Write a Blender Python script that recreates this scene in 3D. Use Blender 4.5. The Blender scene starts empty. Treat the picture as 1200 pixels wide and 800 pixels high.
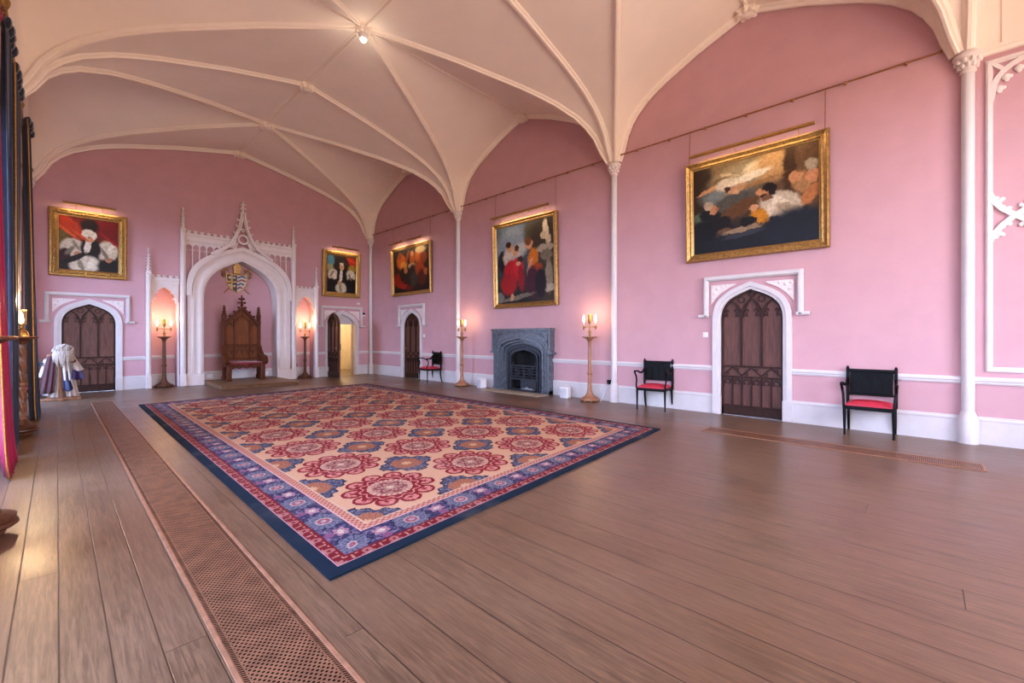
import bpy, bmesh, math, random
from mathutils import Vector, Matrix
random.seed(7)
PI = math.pi
C = bpy.context.scene.collection
# ------------------------------------------------------------------ room numbers (metres; camera at X=0, Y=0)
XL, XR = -0.53, 8.04            # left / right wall planes
YE, YB = 14.82, -3.4            # end wall / wall behind the camera
BAY = 5.08
XC = (XL + XR) / 2              # ridge
COLY = [YE, YE - BAY, YE - 2 * BAY, YE - 3 * BAY]
CAM_H = 1.35

# ------------------------------------------------------------------ mesh helper
class MB:
    def __init__(s): s.v = []; s.f = []; s.sm = []
    def add(s, vs, fs, smooth=False):
        b = len(s.v); s.v += [tuple(p) for p in vs]
        for f in fs:
            s.f.append([b + i for i in f]); s.sm.append(smooth)
        return s
    def box(s, x0, x1, y0, y1, z0, z1, ch=0.0):
        if ch > 0:
            c = min(ch, abs(x1-x0)*.49, abs(y1-y0)*.49, abs(z1-z0)*.49)
            X=(x0,x1);Y=(y0,y1);Z=(z0,z1)
            vs=[]; idx={}
            for i in (0,1):
                for j in (0,1):
                    for k in (0,1):
                        sx=c if i==0 else -c; sy=c if j==0 else -c; sz=c if k==0 else -c
                        idx[i,j,k]=len(vs)
                        vs += [(X[i],Y[j]+sy,Z[k]+sz),(X[i]+sx,Y[j],Z[k]+sz),(X[i]+sx,Y[j]+sy,Z[k])]
            g=lambda i,j,k,a: idx[i,j,k]+a
            fs=[]
            for i in (0,1): fs.append([g(i,0,0,0),g(i,1,0,0),g(i,1,1,0),g(i,0,1,0)])
            for j in (0,1): fs.append([g(0,j,0,1),g(1,j,0,1),g(1,j,1,1),g(0,j,1,1)])
            for k in (0,1): fs.append([g(0,0,k,2),g(1,0,k,2),g(1,1,k,2),g(0,1,k,2)])
            for a in (0,1):
                for b in (0,1):
                    fs.append([g(a,b,0,0),g(a,b,1,0),g(a,b,1,1),g(a,b,0,1)])
                    fs.append([g(a,0,b,0),g(a,1,b,0),g(a,1,b,2),g(a,0,b,2)])
                    fs.append([g(0,a,b,1),g(1,a,b,1),g(1,a,b,2),g(0,a,b,2)])
            for key in idx: fs.append([idx[key],idx[key]+1,idx[key]+2])
            return s.add(vs,fs)
        vs = [(x0,y0,z0),(x1,y0,z0),(x1,y1,z0),(x0,y1,z0),(x0,y0,z1),(x1,y0,z1),(x1,y1,z1),(x0,y1,z1)]
        return s.add(vs, [[0,3,2,1],[4,5,6,7],[0,1,5,4],[1,2,6,5],[2,3,7,6],[3,0,4,7]])
    def prism(s, pts, y0, y1):          # polygon in (x,z) extruded along y
        n=len(pts)
        vs=[(x,y0,z) for x,z in pts]+[(x,y1,z) for x,z in pts]
        fs=[list(range(n)),list(range(2*n-1,n-1,-1))]+[[i,(i+1)%n,n+(i+1)%n,n+i] for i in range(n)]
        return s.add(vs,fs)
    def zprism(s, pts, z0, z1):         # polygon in (x,y) extruded along z
        n=len(pts)
        vs=[(x,y,z0) for x,y in pts]+[(x,y,z1) for x,y in pts]
        fs=[list(range(n)),list(range(2*n-1,n-1,-1))]+[[i,(i+1)%n,n+(i+1)%n,n+i] for i in range(n)]
        return s.add(vs,fs)
    def band(s, A, B, y0, y1):          # strip between two equally long (x,z) paths, extruded in y
        n=len(A); assert len(B)==n,(n,len(B))
        vs=[(x,y0,z) for x,z in A]+[(x,y0,z) for x,z in B]+[(x,y1,z) for x,z in A]+[(x,y1,z) for x,z in B]
        fs=[]
        for i in range(n-1):
            fs+= [[i,i+1,n+i+1,n+i],[2*n+i,3*n+i,3*n+i+1,2*n+i+1],[i,2*n+i,2*n+i+1,i+1],[n+i,n+i+1,3*n+i+1,3*n+i]]
        fs+=[[0,n,3*n,2*n],[n-1,3*n-1,4*n-1,2*n-1]]
        return s.add(vs,fs)
    def lathe(s, prof, cx=0, cy=0, n=20, lob=0, amp=0.0, twist=0.0, smooth=True):
        vs=[];fs=[]
        for r,z in prof:
            for k in range(n):
                a=2*PI*k/n
                rr=r*(1+amp*math.cos(lob*a+twist*z)) if lob else r
                vs.append((cx+rr*math.cos(a),cy+rr*math.sin(a),z))
        m=len(prof)
        for i in range(m-1):
            for k in range(n):
                fs.append([i*n+k,i*n+(k+1)%n,(i+1)*n+(k+1)%n,(i+1)*n+k])
        s.add(vs,fs,smooth)
        if prof[0][0]>1e-4: s.add([vs[k] for k in range(n)],[list(range(n-1,-1,-1))])
        if prof[-1][0]>1e-4: s.add([vs[(m-1)*n+k] for k in range(n)],[list(range(n))])
        return s
    def sweep(s, path, prof, up=None, closed=False, smooth=False, scale=None):
        # prof in (side, down) coordinates; side fixed by `up` (a vector: the side direction) or computed
        P=[Vector(p) for p in path]; n=len(P); m=len(prof); vs=[]
        prev=None
        for i in range(n):
            if closed: t=(P[(i+1)%n]-P[i-1])
            else: t=P[min(i+1,n-1)]-P[max(i-1,0)]
            t.normalize()
            if up is not None:
                side=Vector(up); side=(side-t*side.dot(t))
                if side.length<1e-5: side=prev.copy()
                side.normalize()
            else:
                if prev is None:
                    side=t.cross(Vector((0,0,1)))
                    if side.length<1e-3: side=Vector((1,0,0))
                else: side=prev-t*prev.dot(t)
                side.normalize()
            prev=side
            dn=side.cross(t)
            sc=scale[i] if scale else 1
            for a,b in prof: vs.append(P[i]+side*a*sc+dn*b*sc)
        fs=[]
        for i in range(n if closed else n-1):
            j=(i+1)%n
            for k in range(m): fs.append([i*m+k,i*m+(k+1)%m,j*m+(k+1)%m,j*m+k])
        if not closed: fs+=[list(range(m-1,-1,-1)),[(n-1)*m+k for k in range(m)]]
        return s.add(vs,fs,smooth)
    def tube(s, path, r, n=8, closed=False, radii=None):
        prof=[(math.cos(2*PI*k/n)*r,math.sin(2*PI*k/n)*r) for k in range(n)]
        return s.sweep(path,prof,closed=closed,smooth=True,scale=[q/r for q in radii] if radii else None)
    def ball(s, c, r, n=10, m=7, sq=(1,1,1)):
        vs=[];fs=[]
        for i in range(m+1):
            th=PI*i/m
            for k in range(n):
                a=2*PI*k/n
                vs.append((c[0]+r*sq[0]*math.sin(th)*math.cos(a),c[1]+r*sq[1]*math.sin(th)*math.sin(a),c[2]+r*sq[2]*math.cos(th)))
        for i in range(m):
            for k in range(n): fs.append([i*n+k,i*n+(k+1)%n,(i+1)*n+(k+1)%n,(i+1)*n+k])
        return s.add(vs,fs,True)
    def grid(s, fn, nu, nv, smooth=True):
        vs=[fn(i/nu,j/nv) for j in range(nv+1) for i in range(nu+1)]
        fs=[[j*(nu+1)+i,j*(nu+1)+i+1,(j+1)*(nu+1)+i+1,(j+1)*(nu+1)+i] for j in range(nv) for i in range(nu)]
        return s.add(vs,fs,smooth)
    def xf(s, M, start=0):
        for i in range(start,len(s.v)): s.v[i]=tuple(M@Vector(s.v[i]))
        return s
    def mirx(s, start_v=0, start_f=0):
        b=len(s.v); n=b-start_v
        s.v+=[(-x,y,z) for x,y,z in s.v[start_v:b]]
        for f,sm in list(zip(s.f[start_f:],s.sm[start_f:])):
            s.f.append([i+n for i in reversed(f)]); s.sm.append(sm)
        return s

def sharpen(me, ang=42):
    bm=bmesh.new(); bm.from_mesh(me)
    bmesh.ops.recalc_face_normals(bm,faces=bm.faces)
    lim=math.radians(ang)
    for e in bm.edges:
        if len(e.link_faces)==2: e.smooth = e.calc_face_angle(0) < lim
    bm.to_mesh(me); bm.free()

def obj(name, mb, mat, parent=None, label=None, solid=0):
    me=bpy.data.meshes.new(name)
    me.from_pydata(mb.v,[],mb.f)
    me.polygons.foreach_set('use_smooth',mb.sm)
    me.update(); sharpen(me)
    me.materials.append(mat)
    o=bpy.data.objects.new(name,me); C.objects.link(o)
    if parent is not None: o.parent=parent
    if label: o['label']=label
    if solid:
        md=o.modifiers.new('thick','SOLIDIFY'); md.thickness=solid; md.offset=0
    return o

def tag(o,label,cat,group=None):
    o['label']=label; o['category']=cat
    if group: o['group']=group
    return o
def thing(name,label,cat,loc=(0,0,0),rz=0,group=None):
    o=bpy.data.objects.new(name,None); C.objects.link(o)
    o.location=loc; o.rotation_euler=(0,0,rz); o.empty_display_size=.1
    return tag(o,label,cat,group)
def structure(o): o['kind']='structure'; return o
def sempty(name,loc=(0,0,0),rz=0):
    o=bpy.data.objects.new(name,None); C.objects.link(o); o.location=loc; o.rotation_euler=(0,0,rz); o.empty_display_size=.1
    return structure(o)
def place(o,loc,rz=0): o.location=loc; o.rotation_euler=(0,0,rz); return o
def dup(root,loc,rz=None,label=None,group=None):
    r=root.copy(); C.objects.link(r); r.location=loc
    if rz is not None: r.rotation_euler=(0,0,rz)
    if label: r['label']=label
    if group: r['group']=group
    for ch in list(root.children):
        c=ch.copy(); C.objects.link(c); c.parent=r
        for g in list(ch.children):
            d=g.copy(); C.objects.link(d); d.parent=c
    return r
RIGHT, END, LEFT = -PI/2, 0.0, PI/2      # facing of things fixed to those walls (local x right, y into the wall)

# ------------------------------------------------------------------ node helpers
class N:
    """a value in a node tree with arithmetic"""
    def __init__(s,nt,sock): s.nt=nt; s.s=sock
    def _m(s,op,*a,clamp=False):
        nd=s.nt.nodes.new('ShaderNodeMath'); nd.operation=op; nd.use_clamp=clamp
        for i,x in enumerate(a):
            if isinstance(x,N): s.nt.links.new(x.s,nd.inputs[i])
            else: nd.inputs[i].default_value=x
        return N(s.nt,nd.outputs[0])
    def __add__(s,o): return s._m('ADD',s,o)
    __radd__=__add__
    def __sub__(s,o): return s._m('SUBTRACT',s,o)
    def __rsub__(s,o): return s._m('SUBTRACT',o,s)
    def __mul__(s,o): return s._m('MULTIPLY',s,o)
    __rmul__=__mul__
    def __truediv__(s,o): return s._m('DIVIDE',s,o)
    def abs(s): return s._m('ABSOLUTE',s)
    def frac(s): return s._m('FRACT',s)
    def floor(s): return s._m('FLOOR',s)
    def sin(s): return s._m('SINE',s)
    def cos(s): return s._m('COSINE',s)
    def sqrt(s): return s._m('SQRT',s)
    def min(s,o): return s._m('MINIMUM',s,o)
    def max(s,o): return s._m('MAXIMUM',s,o)
    def lt(s,o): return s._m('LESS_THAN',s,o)
    def gt(s,o): return s._m('GREATER_THAN',s,o)
    def atan2(s,o): return s._m('ARCTAN2',s,o)
    def inr(s,a,b): return s.gt(a)*s.lt(b)
    def sst(s,a,b):                       # smoothstep a..b -> 0..1
        nd=s.nt.nodes.new('ShaderNodeMapRange'); nd.interpolation_type='SMOOTHSTEP'
        s.nt.links.new(s.s,nd.inputs[0]); nd.inputs[1].default_value=a; nd.inputs[2].default_value=b
        return N(s.nt,nd.outputs[0])
def hypot(a,b): return (a*a+b*b).sqrt()
def rgb(h):
    h=h.lstrip('#'); c=[int(h[i:i+2],16)/255 for i in (0,2,4)]
    return tuple(x/12.92 if x<=.04045 else ((x+.055)/1.055)**2.4 for x in c)+(1,)
def mixc(nt,f,a,b):
    nd=nt.nodes.new('ShaderNodeMix'); nd.data_type='RGBA'
    if isinstance(f,N): nt.links.new(f.s,nd.inputs[0])
    else: nd.inputs[0].default_value=f
    for k,x in ((6,a),(7,b)):
        if isinstance(x,tuple): nd.inputs[k].default_value=x
        else: nt.links.new(x,nd.inputs[k])
    return nd.outputs[2]
def newmat(name):
    m=bpy.data.materials.new(name); m.use_nodes=True
    nt=m.node_tree; b=nt.nodes['Principled BSDF']
    return m,nt,b
def coords(nt,kind='Object'):
    if kind=='World':
        g=nt.nodes.new('ShaderNodeNewGeometry'); out=g.outputs['Position']
    elif kind=='UV':
        g=nt.nodes.new('ShaderNodeUVMap'); out=g.outputs[0]
    else:
        g=nt.nodes.new('ShaderNodeTexCoord'); out=g.outputs[kind]
    return out
def sep(nt,sock):
    s=nt.nodes.new('ShaderNodeSeparateXYZ'); nt.links.new(sock,s.inputs[0])
    return [N(nt,s.outputs[i]) for i in range(3)]
def comb(nt,x,y,z=0):
    s=nt.nodes.new('ShaderNodeCombineXYZ')
    for i,q in enumerate((x,y,z)):
        if isinstance(q,N): nt.links.new(q.s,s.inputs[i])
        else: s.inputs[i].default_value=q
    return s.outputs[0]
def noise(nt,vec,scale,detail=3,rough=.55,dist=0):
    n=nt.nodes.new('ShaderNodeTexNoise'); n.inputs['Scale'].default_value=scale; n.inputs['Detail'].default_value=detail
    n.inputs['Roughness'].default_value=rough; n.inputs['Distortion'].default_value=dist
    if vec is not None: nt.links.new(vec,n.inputs['Vector'])
    return n
def bump(nt,b,h,strength=.2,dist=.01):
    bp=nt.nodes.new('ShaderNodeBump'); bp.inputs['Strength'].default_value=strength; bp.inputs['Distance'].default_value=dist
    nt.links.new(h.s if isinstance(h,N) else h,bp.inputs['Height']); nt.links.new(bp.outputs[0],b.inputs['Normal'])
def plain(name,col,rough=.5,metal=0.0,var=.12,scale=8,bumps=0.0,bscale=60,spec=.5,sheen=0,coat=0,stretch=None,kind='Object'):
    m,nt,b=newmat(name)
    base=rgb(col) if isinstance(col,str) else col
    vec=coords(nt,kind)
    if stretch:
        mp=nt.nodes.new('ShaderNodeMapping'); mp.inputs['Scale'].default_value=stretch; nt.links.new(vec,mp.inputs[0]); vec=mp.outputs[0]
    n=noise(nt,vec,scale,4)
    f=N(nt,n.outputs[0]).sst(.3,.7)
    lo=tuple(x*(1-var) for x in base[:3])+(1,); hi=tuple(min(1,x*(1+var)) for x in base[:3])+(1,)
    nt.links.new(mixc(nt,f,lo,hi),b.inputs['Base Color'])
    b.inputs['Roughness'].default_value=rough; b.inputs['Metallic'].default_value=metal
    b.inputs['Specular IOR Level'].default_value=spec
    if sheen: b.inputs['Sheen Weight'].default_value=sheen
    if coat: b.inputs['Coat Weight'].default_value=coat; b.inputs['Coat Roughness'].default_value=.2
    if bumps:
        n2=noise(nt,vec,bscale,3); bump(nt,b,n2.outputs[0],bumps,.01)
    return m
def emit(name,col,strength):
    m,nt,b=newmat(name)
    b.inputs['Base Color'].default_value=rgb(col); b.inputs['Emission Color'].default_value=rgb(col); b.inputs['Emission Strength'].default_value=strength
    return m

WALL=plain('pink_wall_paint','#c59ba1',.75,var=.03,scale=2.5,bumps=.05,bscale=220,spec=.3)
PLASTER=plain('cream_vault_plaster','#f2e6da',.8,var=.02,scale=1.5,bumps=.03,bscale=120,spec=.3)
WHITE=plain('white_painted_woodwork','#cfcbcb',.5,var=.03,scale=5,spec=.4)
STUCCO=plain('white_painted_plaster','#e2d9d6',.6,var=.03,scale=5,spec=.4)
DOORWOOD=plain('dark_oak_door','#5c392f',.48,var=.25,scale=6,spec=.3,bumps=.25,bscale=50,stretch=(6,6,.6))
TRACERY=plain('dark_oak_tracery','#341f19',.5,var=.25,scale=9,spec=.15,bumps=.2,bscale=40,stretch=(3,3,.8))
THRONEWOOD=plain('carved_brown_oak','#552c1a',.5,spec=.12,var=.35,scale=7,bumps=.35,bscale=40,stretch=(4,4,1))
PALEWOOD=plain('waxed_brown_wood','#9a6a4c',.4,var=.25,scale=8,bumps=.15,bscale=60,stretch=(4,4,.8))
DARKTURN=plain('dark_turned_wood','#5c3826',.4,spec=.25,var=.25,scale=8,stretch=(4,4,.8))
EBONY=plain('black_lacquer','#050507',.45,var=.3,scale=10,spec=.14)
REDSEAT=plain('red_leather_seat','#b8263c',.42,var=.15,scale=14,bumps=.1,bscale=150)
GOLD=plain('gilt_gold','#a8854f',.42,metal=.75,var=.3,scale=25,bumps=.25,bscale=70)
ORNATE=plain('carved_gilt','#b08c50',.42,metal=.7,var=.45,scale=45,bumps=1.0,bscale=38)
BRASS=plain('polished_brass','#b8935a',.3,metal=.9,var=.1,scale=20)
DULLBRASS=plain('aged_brass_rod','#9a6a45',.4,metal=.7,var=.15,scale=20)
BLACK=plain('black_iron','#1b1c20',.5,metal=.4,var=.3,scale=20,bumps=.3,bscale=60)
SOOT=plain('sooty_firebrick','#141316',.9,var=.4,scale=8,bumps=.4,bscale=20)
MARBLE=None
NAVY=plain('navy_velvet','#141c33',.85,var=.3,scale=8,sheen=.35,bumps=.1,bscale=120)
RED=plain('crimson_silk','#8f083a',.5,var=.15,scale=6,sheen=.05)
BRAID=plain('gold_braid','#c08a33',.5,metal=.3,var=.3,scale=60,bumps=.6,bscale=160)
PLASTIC=plain('white_plastic','#e3e3e6',.45,var=.02)
CREAM=plain('cream_lobby_paint','#d0bf9e',.6,var=.04)
# ------------------------------------------------------------------ profiles
GT=[(0,4.80),(.03,4.90),(.06,5.10),(.09,5.37),(.13,5.58),(.18,5.76),(.27,5.97),(.34,6.085),(.42,6.2),(.54,6.34),(.66,6.48),(.8,6.61),(.94,6.737),(1,6.79)]
def g(t):
    for (a,za),(b,zb) in zip(GT,GT[1:]):
        if t<=b: return za+(zb-za)*(t-a)/(b-a)
    return GT[-1][1]
TS=[0,.015,.03,.045,.06,.075,.09,.11,.13,.155,.18,.225,.27,.34,.42,.5,.58,.66,.73,.8,.87,.94,1]
def arch(w,spring,apex,n=10,z0=None):
    """four-centred arch, left foot to right foot; z0 adds the jambs"""
    r=apex-spring
    P=[(-w,spring),(-w,spring+.66*r),(-.52*w,spring+.80*r),(0,apex)]
    L=[]
    for i in range(n+1):
        t=i/n
        c=[(1-t)**3,3*t*(1-t)**2,3*t*t*(1-t),t**3]
        L.append((sum(c[k]*P[k][0] for k in range(4)),sum(c[k]*P[k][1] for k in range(4))))
    pts=L+[(-x,z) for x,z in reversed(L[:-1])]
    if z0 is not None: pts=[(-w,z0)]+pts+[(w,z0)]
    return pts
def archz(w,spring,apex,x):
    pts=arch(w,spring,apex,24)
    for (a,za),(b,zb) in zip(pts,pts[1:]):
        if a<=x<=b: return za+(zb-za)*(x-a)/max(b-a,1e-6)
    return spring
def wall_mb(outer,holes):
    """flat wall at y=0 with holes [(points, reveal depth)]"""
    bm=bmesh.new(); es=[]
    for loop in [outer]+[h[0] for h in holes]:
        vs=[bm.verts.new((x,0,z)) for x,z in loop]
        es+=[bm.edges.new((vs[i],vs[(i+1)%len(vs)])) for i in range(len(vs))]
    bmesh.ops.triangle_fill(bm,edges=es,use_beauty=True,use_dissolve=False)
    bm.verts.index_update()
    mb=MB(); mb.add([v.co[:] for v in bm.verts],[[v.index for v in f.verts] for f in bm.faces]); bm.free()
    for pts,dep in holes:
        if dep>0:
            n=len(pts)
            mb.add([(x,0,z) for x,z in pts]+[(x,dep,z) for x,z in pts],[[i,(i+1)%n,n+(i+1)%n,n+i] for i in range(n) if max(pts[i][1],pts[(i+1)%n][1])>.01])
    return mb
def shift(pts,dx): return [(x+dx,z) for x,z in pts]
def rect(x0,x1,z0,z1): return [(x0,z0),(x0,z1),(x1,z1),(x1,z0)]

# ------------------------------------------------------------------ floor
def floor_material():
    m,nt,b=newmat('oak_floorboards')
    pos=coords(nt,'World'); X,Y,Z=sep(nt,pos)
    wob=N(nt,noise(nt,pos,.6,2).outputs[0])*.03
    left=X.lt(.9)
    bl=(X-.016+wob*.4)/.1545; br=(X-1.0+wob)/.235
    q=bl*left+(br+200)*(1-left)
    idb=q.floor(); fx=q.frac()
    r1=((idb*12.9898).sin()*43758.5453).frac()
    ly=Y/6.3+r1*7.3; idl=ly.floor(); fy=ly.frac()
    r2=((idb*12.9898+idl*78.233).sin()*43758.5453).frac()
    wdt=left*.1545+(1-left)*.235
    ex=(fx.min(1-fx))*wdt
    ey=(fy.min(1-fy))*6.3
    gap=1-(ex.sst(.0012,.0045)*ey.sst(.001,.004))
    mp=nt.nodes.new('ShaderNodeMapping'); mp.inputs['Scale'].default_value=(34,1.8,1)
    off=nt.nodes.new('ShaderNodeVectorMath'); off.operation='ADD'
    nt.links.new(pos,off.inputs[0]); nt.links.new(comb(nt,r2*17,r2*31,r2*5),off.inputs[1])
    nt.links.new(off.outputs[0],mp.inputs[0])
    gr=N(nt,noise(nt,mp.outputs[0],1.6,6,.62,1.2).outputs[0]).sst(.33,.70)
    big=N(nt,noise(nt,pos,1.1,5,.6).outputs[0]).sst(.3,.7)
    fine=N(nt,noise(nt,mp.outputs[0],5.0,3,.6,.4).outputs[0]).sst(.3,.75)
    c=mixc(nt,gr,rgb('#4b3626'),rgb('#7b5d43'))
    c=mixc(nt,r2*.55,c,rgb('#6f4f39'))
    c=mixc(nt,big*.3,c,rgb('#8d6e55'))
    c=mixc(nt,fine*.3,c,rgb('#33251b'))
    strip=X.inr(6.37,6.76)*Y.inr(2.3,14.0)
    c=mixc(nt,strip*.55,c,rgb('#80604a'))
    c=mixc(nt,gap*.85,c,rgb('#1e130d'))
    nt.links.new(c,b.inputs['Base Color'])
    rr=big*.10+.285
    nt.links.new(rr.s,b.inputs['Roughness'])
    b.inputs['Specular IOR Level'].default_value=.5
    bump(nt,b,(1-gap)*1.0+gr*.06,.3,.004)
    return m
fl=MB().box(-1.4,8.9,YB-.2,17.8,-.12,0)
structure(obj('floor',fl,floor_material()))

# ------------------------------------------------------------------ walls
D1=2.10; D2=12.17              # doors on the right wall (Y)
D3=6.925; D4=.56               # doors on the end wall (X)
FY=7.21                        # fireplace centre (Y)
SX=3.83                        # throne recess centre (X)
DW,DS,DA=.485,1.66,2.17        # door opening: half width, spring, apex
def door_hole(c): return shift(arch(DW,DS,DA,8,0),c)
top=7.05
w=wall_mb(rect(-YE,-YB,0,top),[(door_hole(-D1),.14),(door_hole(-D2),.14),(rect(-FY-.66,-FY+.66,0,1.32),.02)])
structure(place(obj('wall_right',w,WALL),(XR,0,0),RIGHT))
NW,NS,NA=.285,2.27,2.74        # candle niches
AW,AS,AA=.965,2.42,3.62        # throne recess
w=wall_mb(rect(XL,XR,0,top),[(door_hole(D3),.2),(door_hole(D4),.14),(shift(arch(AW,AS,AA,10,0),SX),.42),
    (shift(arch(NW,NS,NA,6,0),SX-1.83),.36),(shift(arch(NW,NS,NA,6,0),SX+1.83),.36)])
# backs of the recesses
s0=len(w.v); w.prism(shift(arch(AW+.02,AS,AA+.02,10,0),SX),.42,.47)
for c in (-1.83,1.83): w.prism(shift(arch(NW+.02,NS,NA+.02,6,0),SX+c),.36,.4)
structure(place(obj('wall_end',w,WALL),(0,YE,0),END))
WINY=[12.6,6.1,2.12]
def win_hole(c): return shift(arch(1.22,3.5,4.55,8,0),c)
w=wall_mb(rect(YB,YE,0,top),[(win_hole(c),.62) for c in WINY])
structure(place(obj('wall_left',w,WALL),(XL,0,0),LEFT))
w=wall_mb(rect(-XR,-XL,0,top),[(rect(-3.2,-.9,.9,4.8),.3),(rect(-6.6,-4.3,.9,4.8),.3)])
structure(place(obj('wall_back',w,WALL),(0,YB,0),PI))
# windows of the left wall
def glass_material():
    m,nt,b=newmat('window_glass')
    tr=nt.nodes.new('ShaderNodeBsdfTransparent'); gl=nt.nodes.new('ShaderNodeBsdfGlossy'); gl.inputs['Roughness'].default_value=.02
    mx=nt.nodes.new('ShaderNodeMixShader'); mx.inputs[0].default_value=.06
    nt.links.new(tr.outputs[0],mx.inputs[1]); nt.links.new(gl.outputs[0],mx.inputs[2])
    nt.links.new(mx.outputs[0],nt.nodes['Material Output'].inputs[0])
    return m
GLASS=glass_material()
for i,c in enumerate(WINY):
    root=sempty(f'window_{i+1}',(XL,c,0),LEFT)
    f=MB(); A=arch(1.22,3.5,4.55,8,0); B=arch(1.13,3.5,4.43,8,0); f.band(A,B,.54,.62)
    f.box(-1.14,1.14,.54,.62,0,.35)
    for x in (-.42,.42): f.box(x-.03,x+.03,.55,.61,.35,archz(1.13,3.5,4.43,x))
    for z in (1.35,2.4,3.45): f.box(-1.13,1.13,.56,.60,z-.025,z+.025)
    obj('window_frame',f,WHITE,root)
    obj('pane',MB().prism(arch(1.15,3.5,4.45,8,.3),.578,.582),GLASS,root)
for i,c in enumerate((2.05,5.45)):  # unseen rear windows, added as openings for the fill lamps
    root=sempty(f'window_{i+4}',(c,YB,0),PI)
    f=MB()
    for x in (-1.15,-.4,.4,1.15): f.box(x-.04,x+.04,.22,.3,.9,4.8)
    for z in (.92,2.2,3.5,4.76): f.box(-1.15,1.15,.23,.29,z-.04,z+.04)
    obj('window_frame',f,WHITE,root); obj('pane',MB().box(-1.15,1.15,.258,.262,.9,4.8),GLASS,root)

# ------------------------------------------------------------------ vaulted ceiling
HX,HY=(XR-XL)/2,BAY/2
v=MB()
for bi in range(3):
    for (xc,sx) in ((XL,1),(XR,-1)):
        for (yc,sy) in ((COLY[bi],-1),(COLY[bi+1],1)):
            M=8; n0=len(v.v)
            vs=[];rows=[]
            for t in TS:
                row=[]
                for j in range(2*M+1):
                    tx,ty=(t,t*j/M) if j<=M else (t*(2*M-j)/M,t)
                    row.append(len(vs)); vs.append((xc+sx*tx*HX,yc+sy*ty*HY,g(t)+.07))
                rows.append(row)
            fs=[]
            for a,b in zip(rows,rows[1:]):
                for j in range(2*M): fs.append([a[j],a[j+1],b[j+1],b[j]])
            v.add(vs,fs,True)
ceil_poly=v
# lunette over the last transverse arch and the flat ceiling beyond it
pts=[(XL+t*HX,g(t)+.05) for t in TS]+[(XR-t*HX,g(t)+.05) for t in reversed(TS[:-1])]
v.prism(pts+[(XR,7.0),(XL,7.0)],COLY[3]-.1,COLY[3]-.02)
v.box(XL,XR,YB,COLY[3]-.02,6.86,6.95)
ceiling=structure(obj('ceiling',v,PLASTER))
RIBP=[(-.085,-.03),(-.085,.0),(-.06,.045),(-.028,.055),(-.022,.1),(.022,.1),(.028,.055),(.06,.045),(.085,0),(.085,-.03)]
def rib(path,side,scale=1.0):
    P=[Vector(p) for p in path]; k=len(P)//2
    t=(P[min(k+1,len(P)-1)]-P[k-1]).normalized(); s=Vector(side)
    if s.cross(t).z>0: s=-s
    obj('rib',MB().sweep(path,[(a*scale,b*scale) for a,b in RIBP],up=s),PLASTER,ceiling)
TR=TS[2:]
def span(fn): return [fn(t,-1) for t in TR]+[fn(t,1) for t in reversed(TR[:-1])]
for y in COLY:
    yy=min(y,YE-.05)
    rib(span(lambda t,s:(XC+s*HX*(1-t),yy,g(t)+.085)),(0,1,0),.8 if y<YE else 1.0)
for bi in range(3):
    yc=(COLY[bi]+COLY[bi+1])/2
    for xs in (XL+.04,XR-.04):
        rib(span(lambda t,s:(xs,yc+s*HY*(1-t),g(t)+.09)),(1,0,0))
    for q in (1,-1):
        d=Vector((HX,q*HY,0)).normalized()
        rib(span(lambda t,s:(XC+s*HX*(1-t),yc+s*q*HY*(1-t),g(t)+.08)),(-d.y,d.x,0),.7)
    rib([(XL,yc,6.88),(XC-2,yc,6.88),(XC,yc,6.88),(XC+2,yc,6.88),(XR,yc,6.88)],(0,1,0),.7)
rib([(XC,YE,6.88),(XC,10,6.88),(XC,5,6.88),(XC,2,6.88),(XC,COLY[3],6.88)],(1,0,0),.9)
def boss(x,y,z,r=.15):
    b=MB().lathe([(.02,z-.1),(r*.5,z-.09),(r*.8,z-.05),(r,z),(r*.8,z+.05),(.02,z+.06)],x,y,16,8,.16)
    for k in range(8):
        a=2*PI*k/8; b.ball((x+r*.72*math.cos(a),y+r*.72*math.sin(a),z-.04),r*.3,6,4)
    obj('boss',b,PLASTER,ceiling)
for bi in range(3):
    yc=(COLY[bi]+COLY[bi+1])/2
    boss(XC,yc,6.80,.19 if bi!=1 else .14)
    for x in (XL+.1,XR-.1): boss(x,yc,6.78,.17)
for y in COLY[1:3]: boss(XC,y,6.80)
boss(XC,YE-.1,6.78,.17)

# ------------------------------------------------------------------ wall shafts
tn=0
def trim(mb,mat=WHITE,loc=(0,0,0),rz=0,nm=None):
    global tn
    tn+=1
    return structure(place(obj(nm or f'trim_{tn}',mb,mat),loc,rz))
def shaft(x,y):
    root=sempty(f'trim_{globals()["tn"]+1}',(x,y,0)); globals()['tn']+=1
    obj('shaft',MB().lathe([(.062,.36),(.062,4.74)],0,0,16),WHITE,root)
    obj('plinth',MB().lathe([(.1,0),(.1,.30),(.085,.33),(.08,.36),(.066,.40),(.062,.41)],0,0,16),WHITE,root)
    cp=MB().lathe([(.062,4.70),(.078,4.715),(.078,4.735),(.066,4.75),(.075,4.79),(.115,4.87),(.125,4.89),(.14,4.9),(.14,4.93),(.12,4.955),(.1,4.97)],0,0,16)
    for row,(r,z) in enumerate(((.085,4.79),(.11,4.85))):
        for k in range(10):
            a=2*PI*(k+.5*row)/10; cp.ball((r*math.cos(a),r*math.sin(a),z),.026,6,4,(1,1,1.3))
    obj('capital',cp,STUCCO,root)
for y in COLY[1:]: shaft(XR-.04,y); shaft(XL+.04,y)
shaft(XR-.07,YE-.09); shaft(XL+.07,YE-.09)

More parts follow.
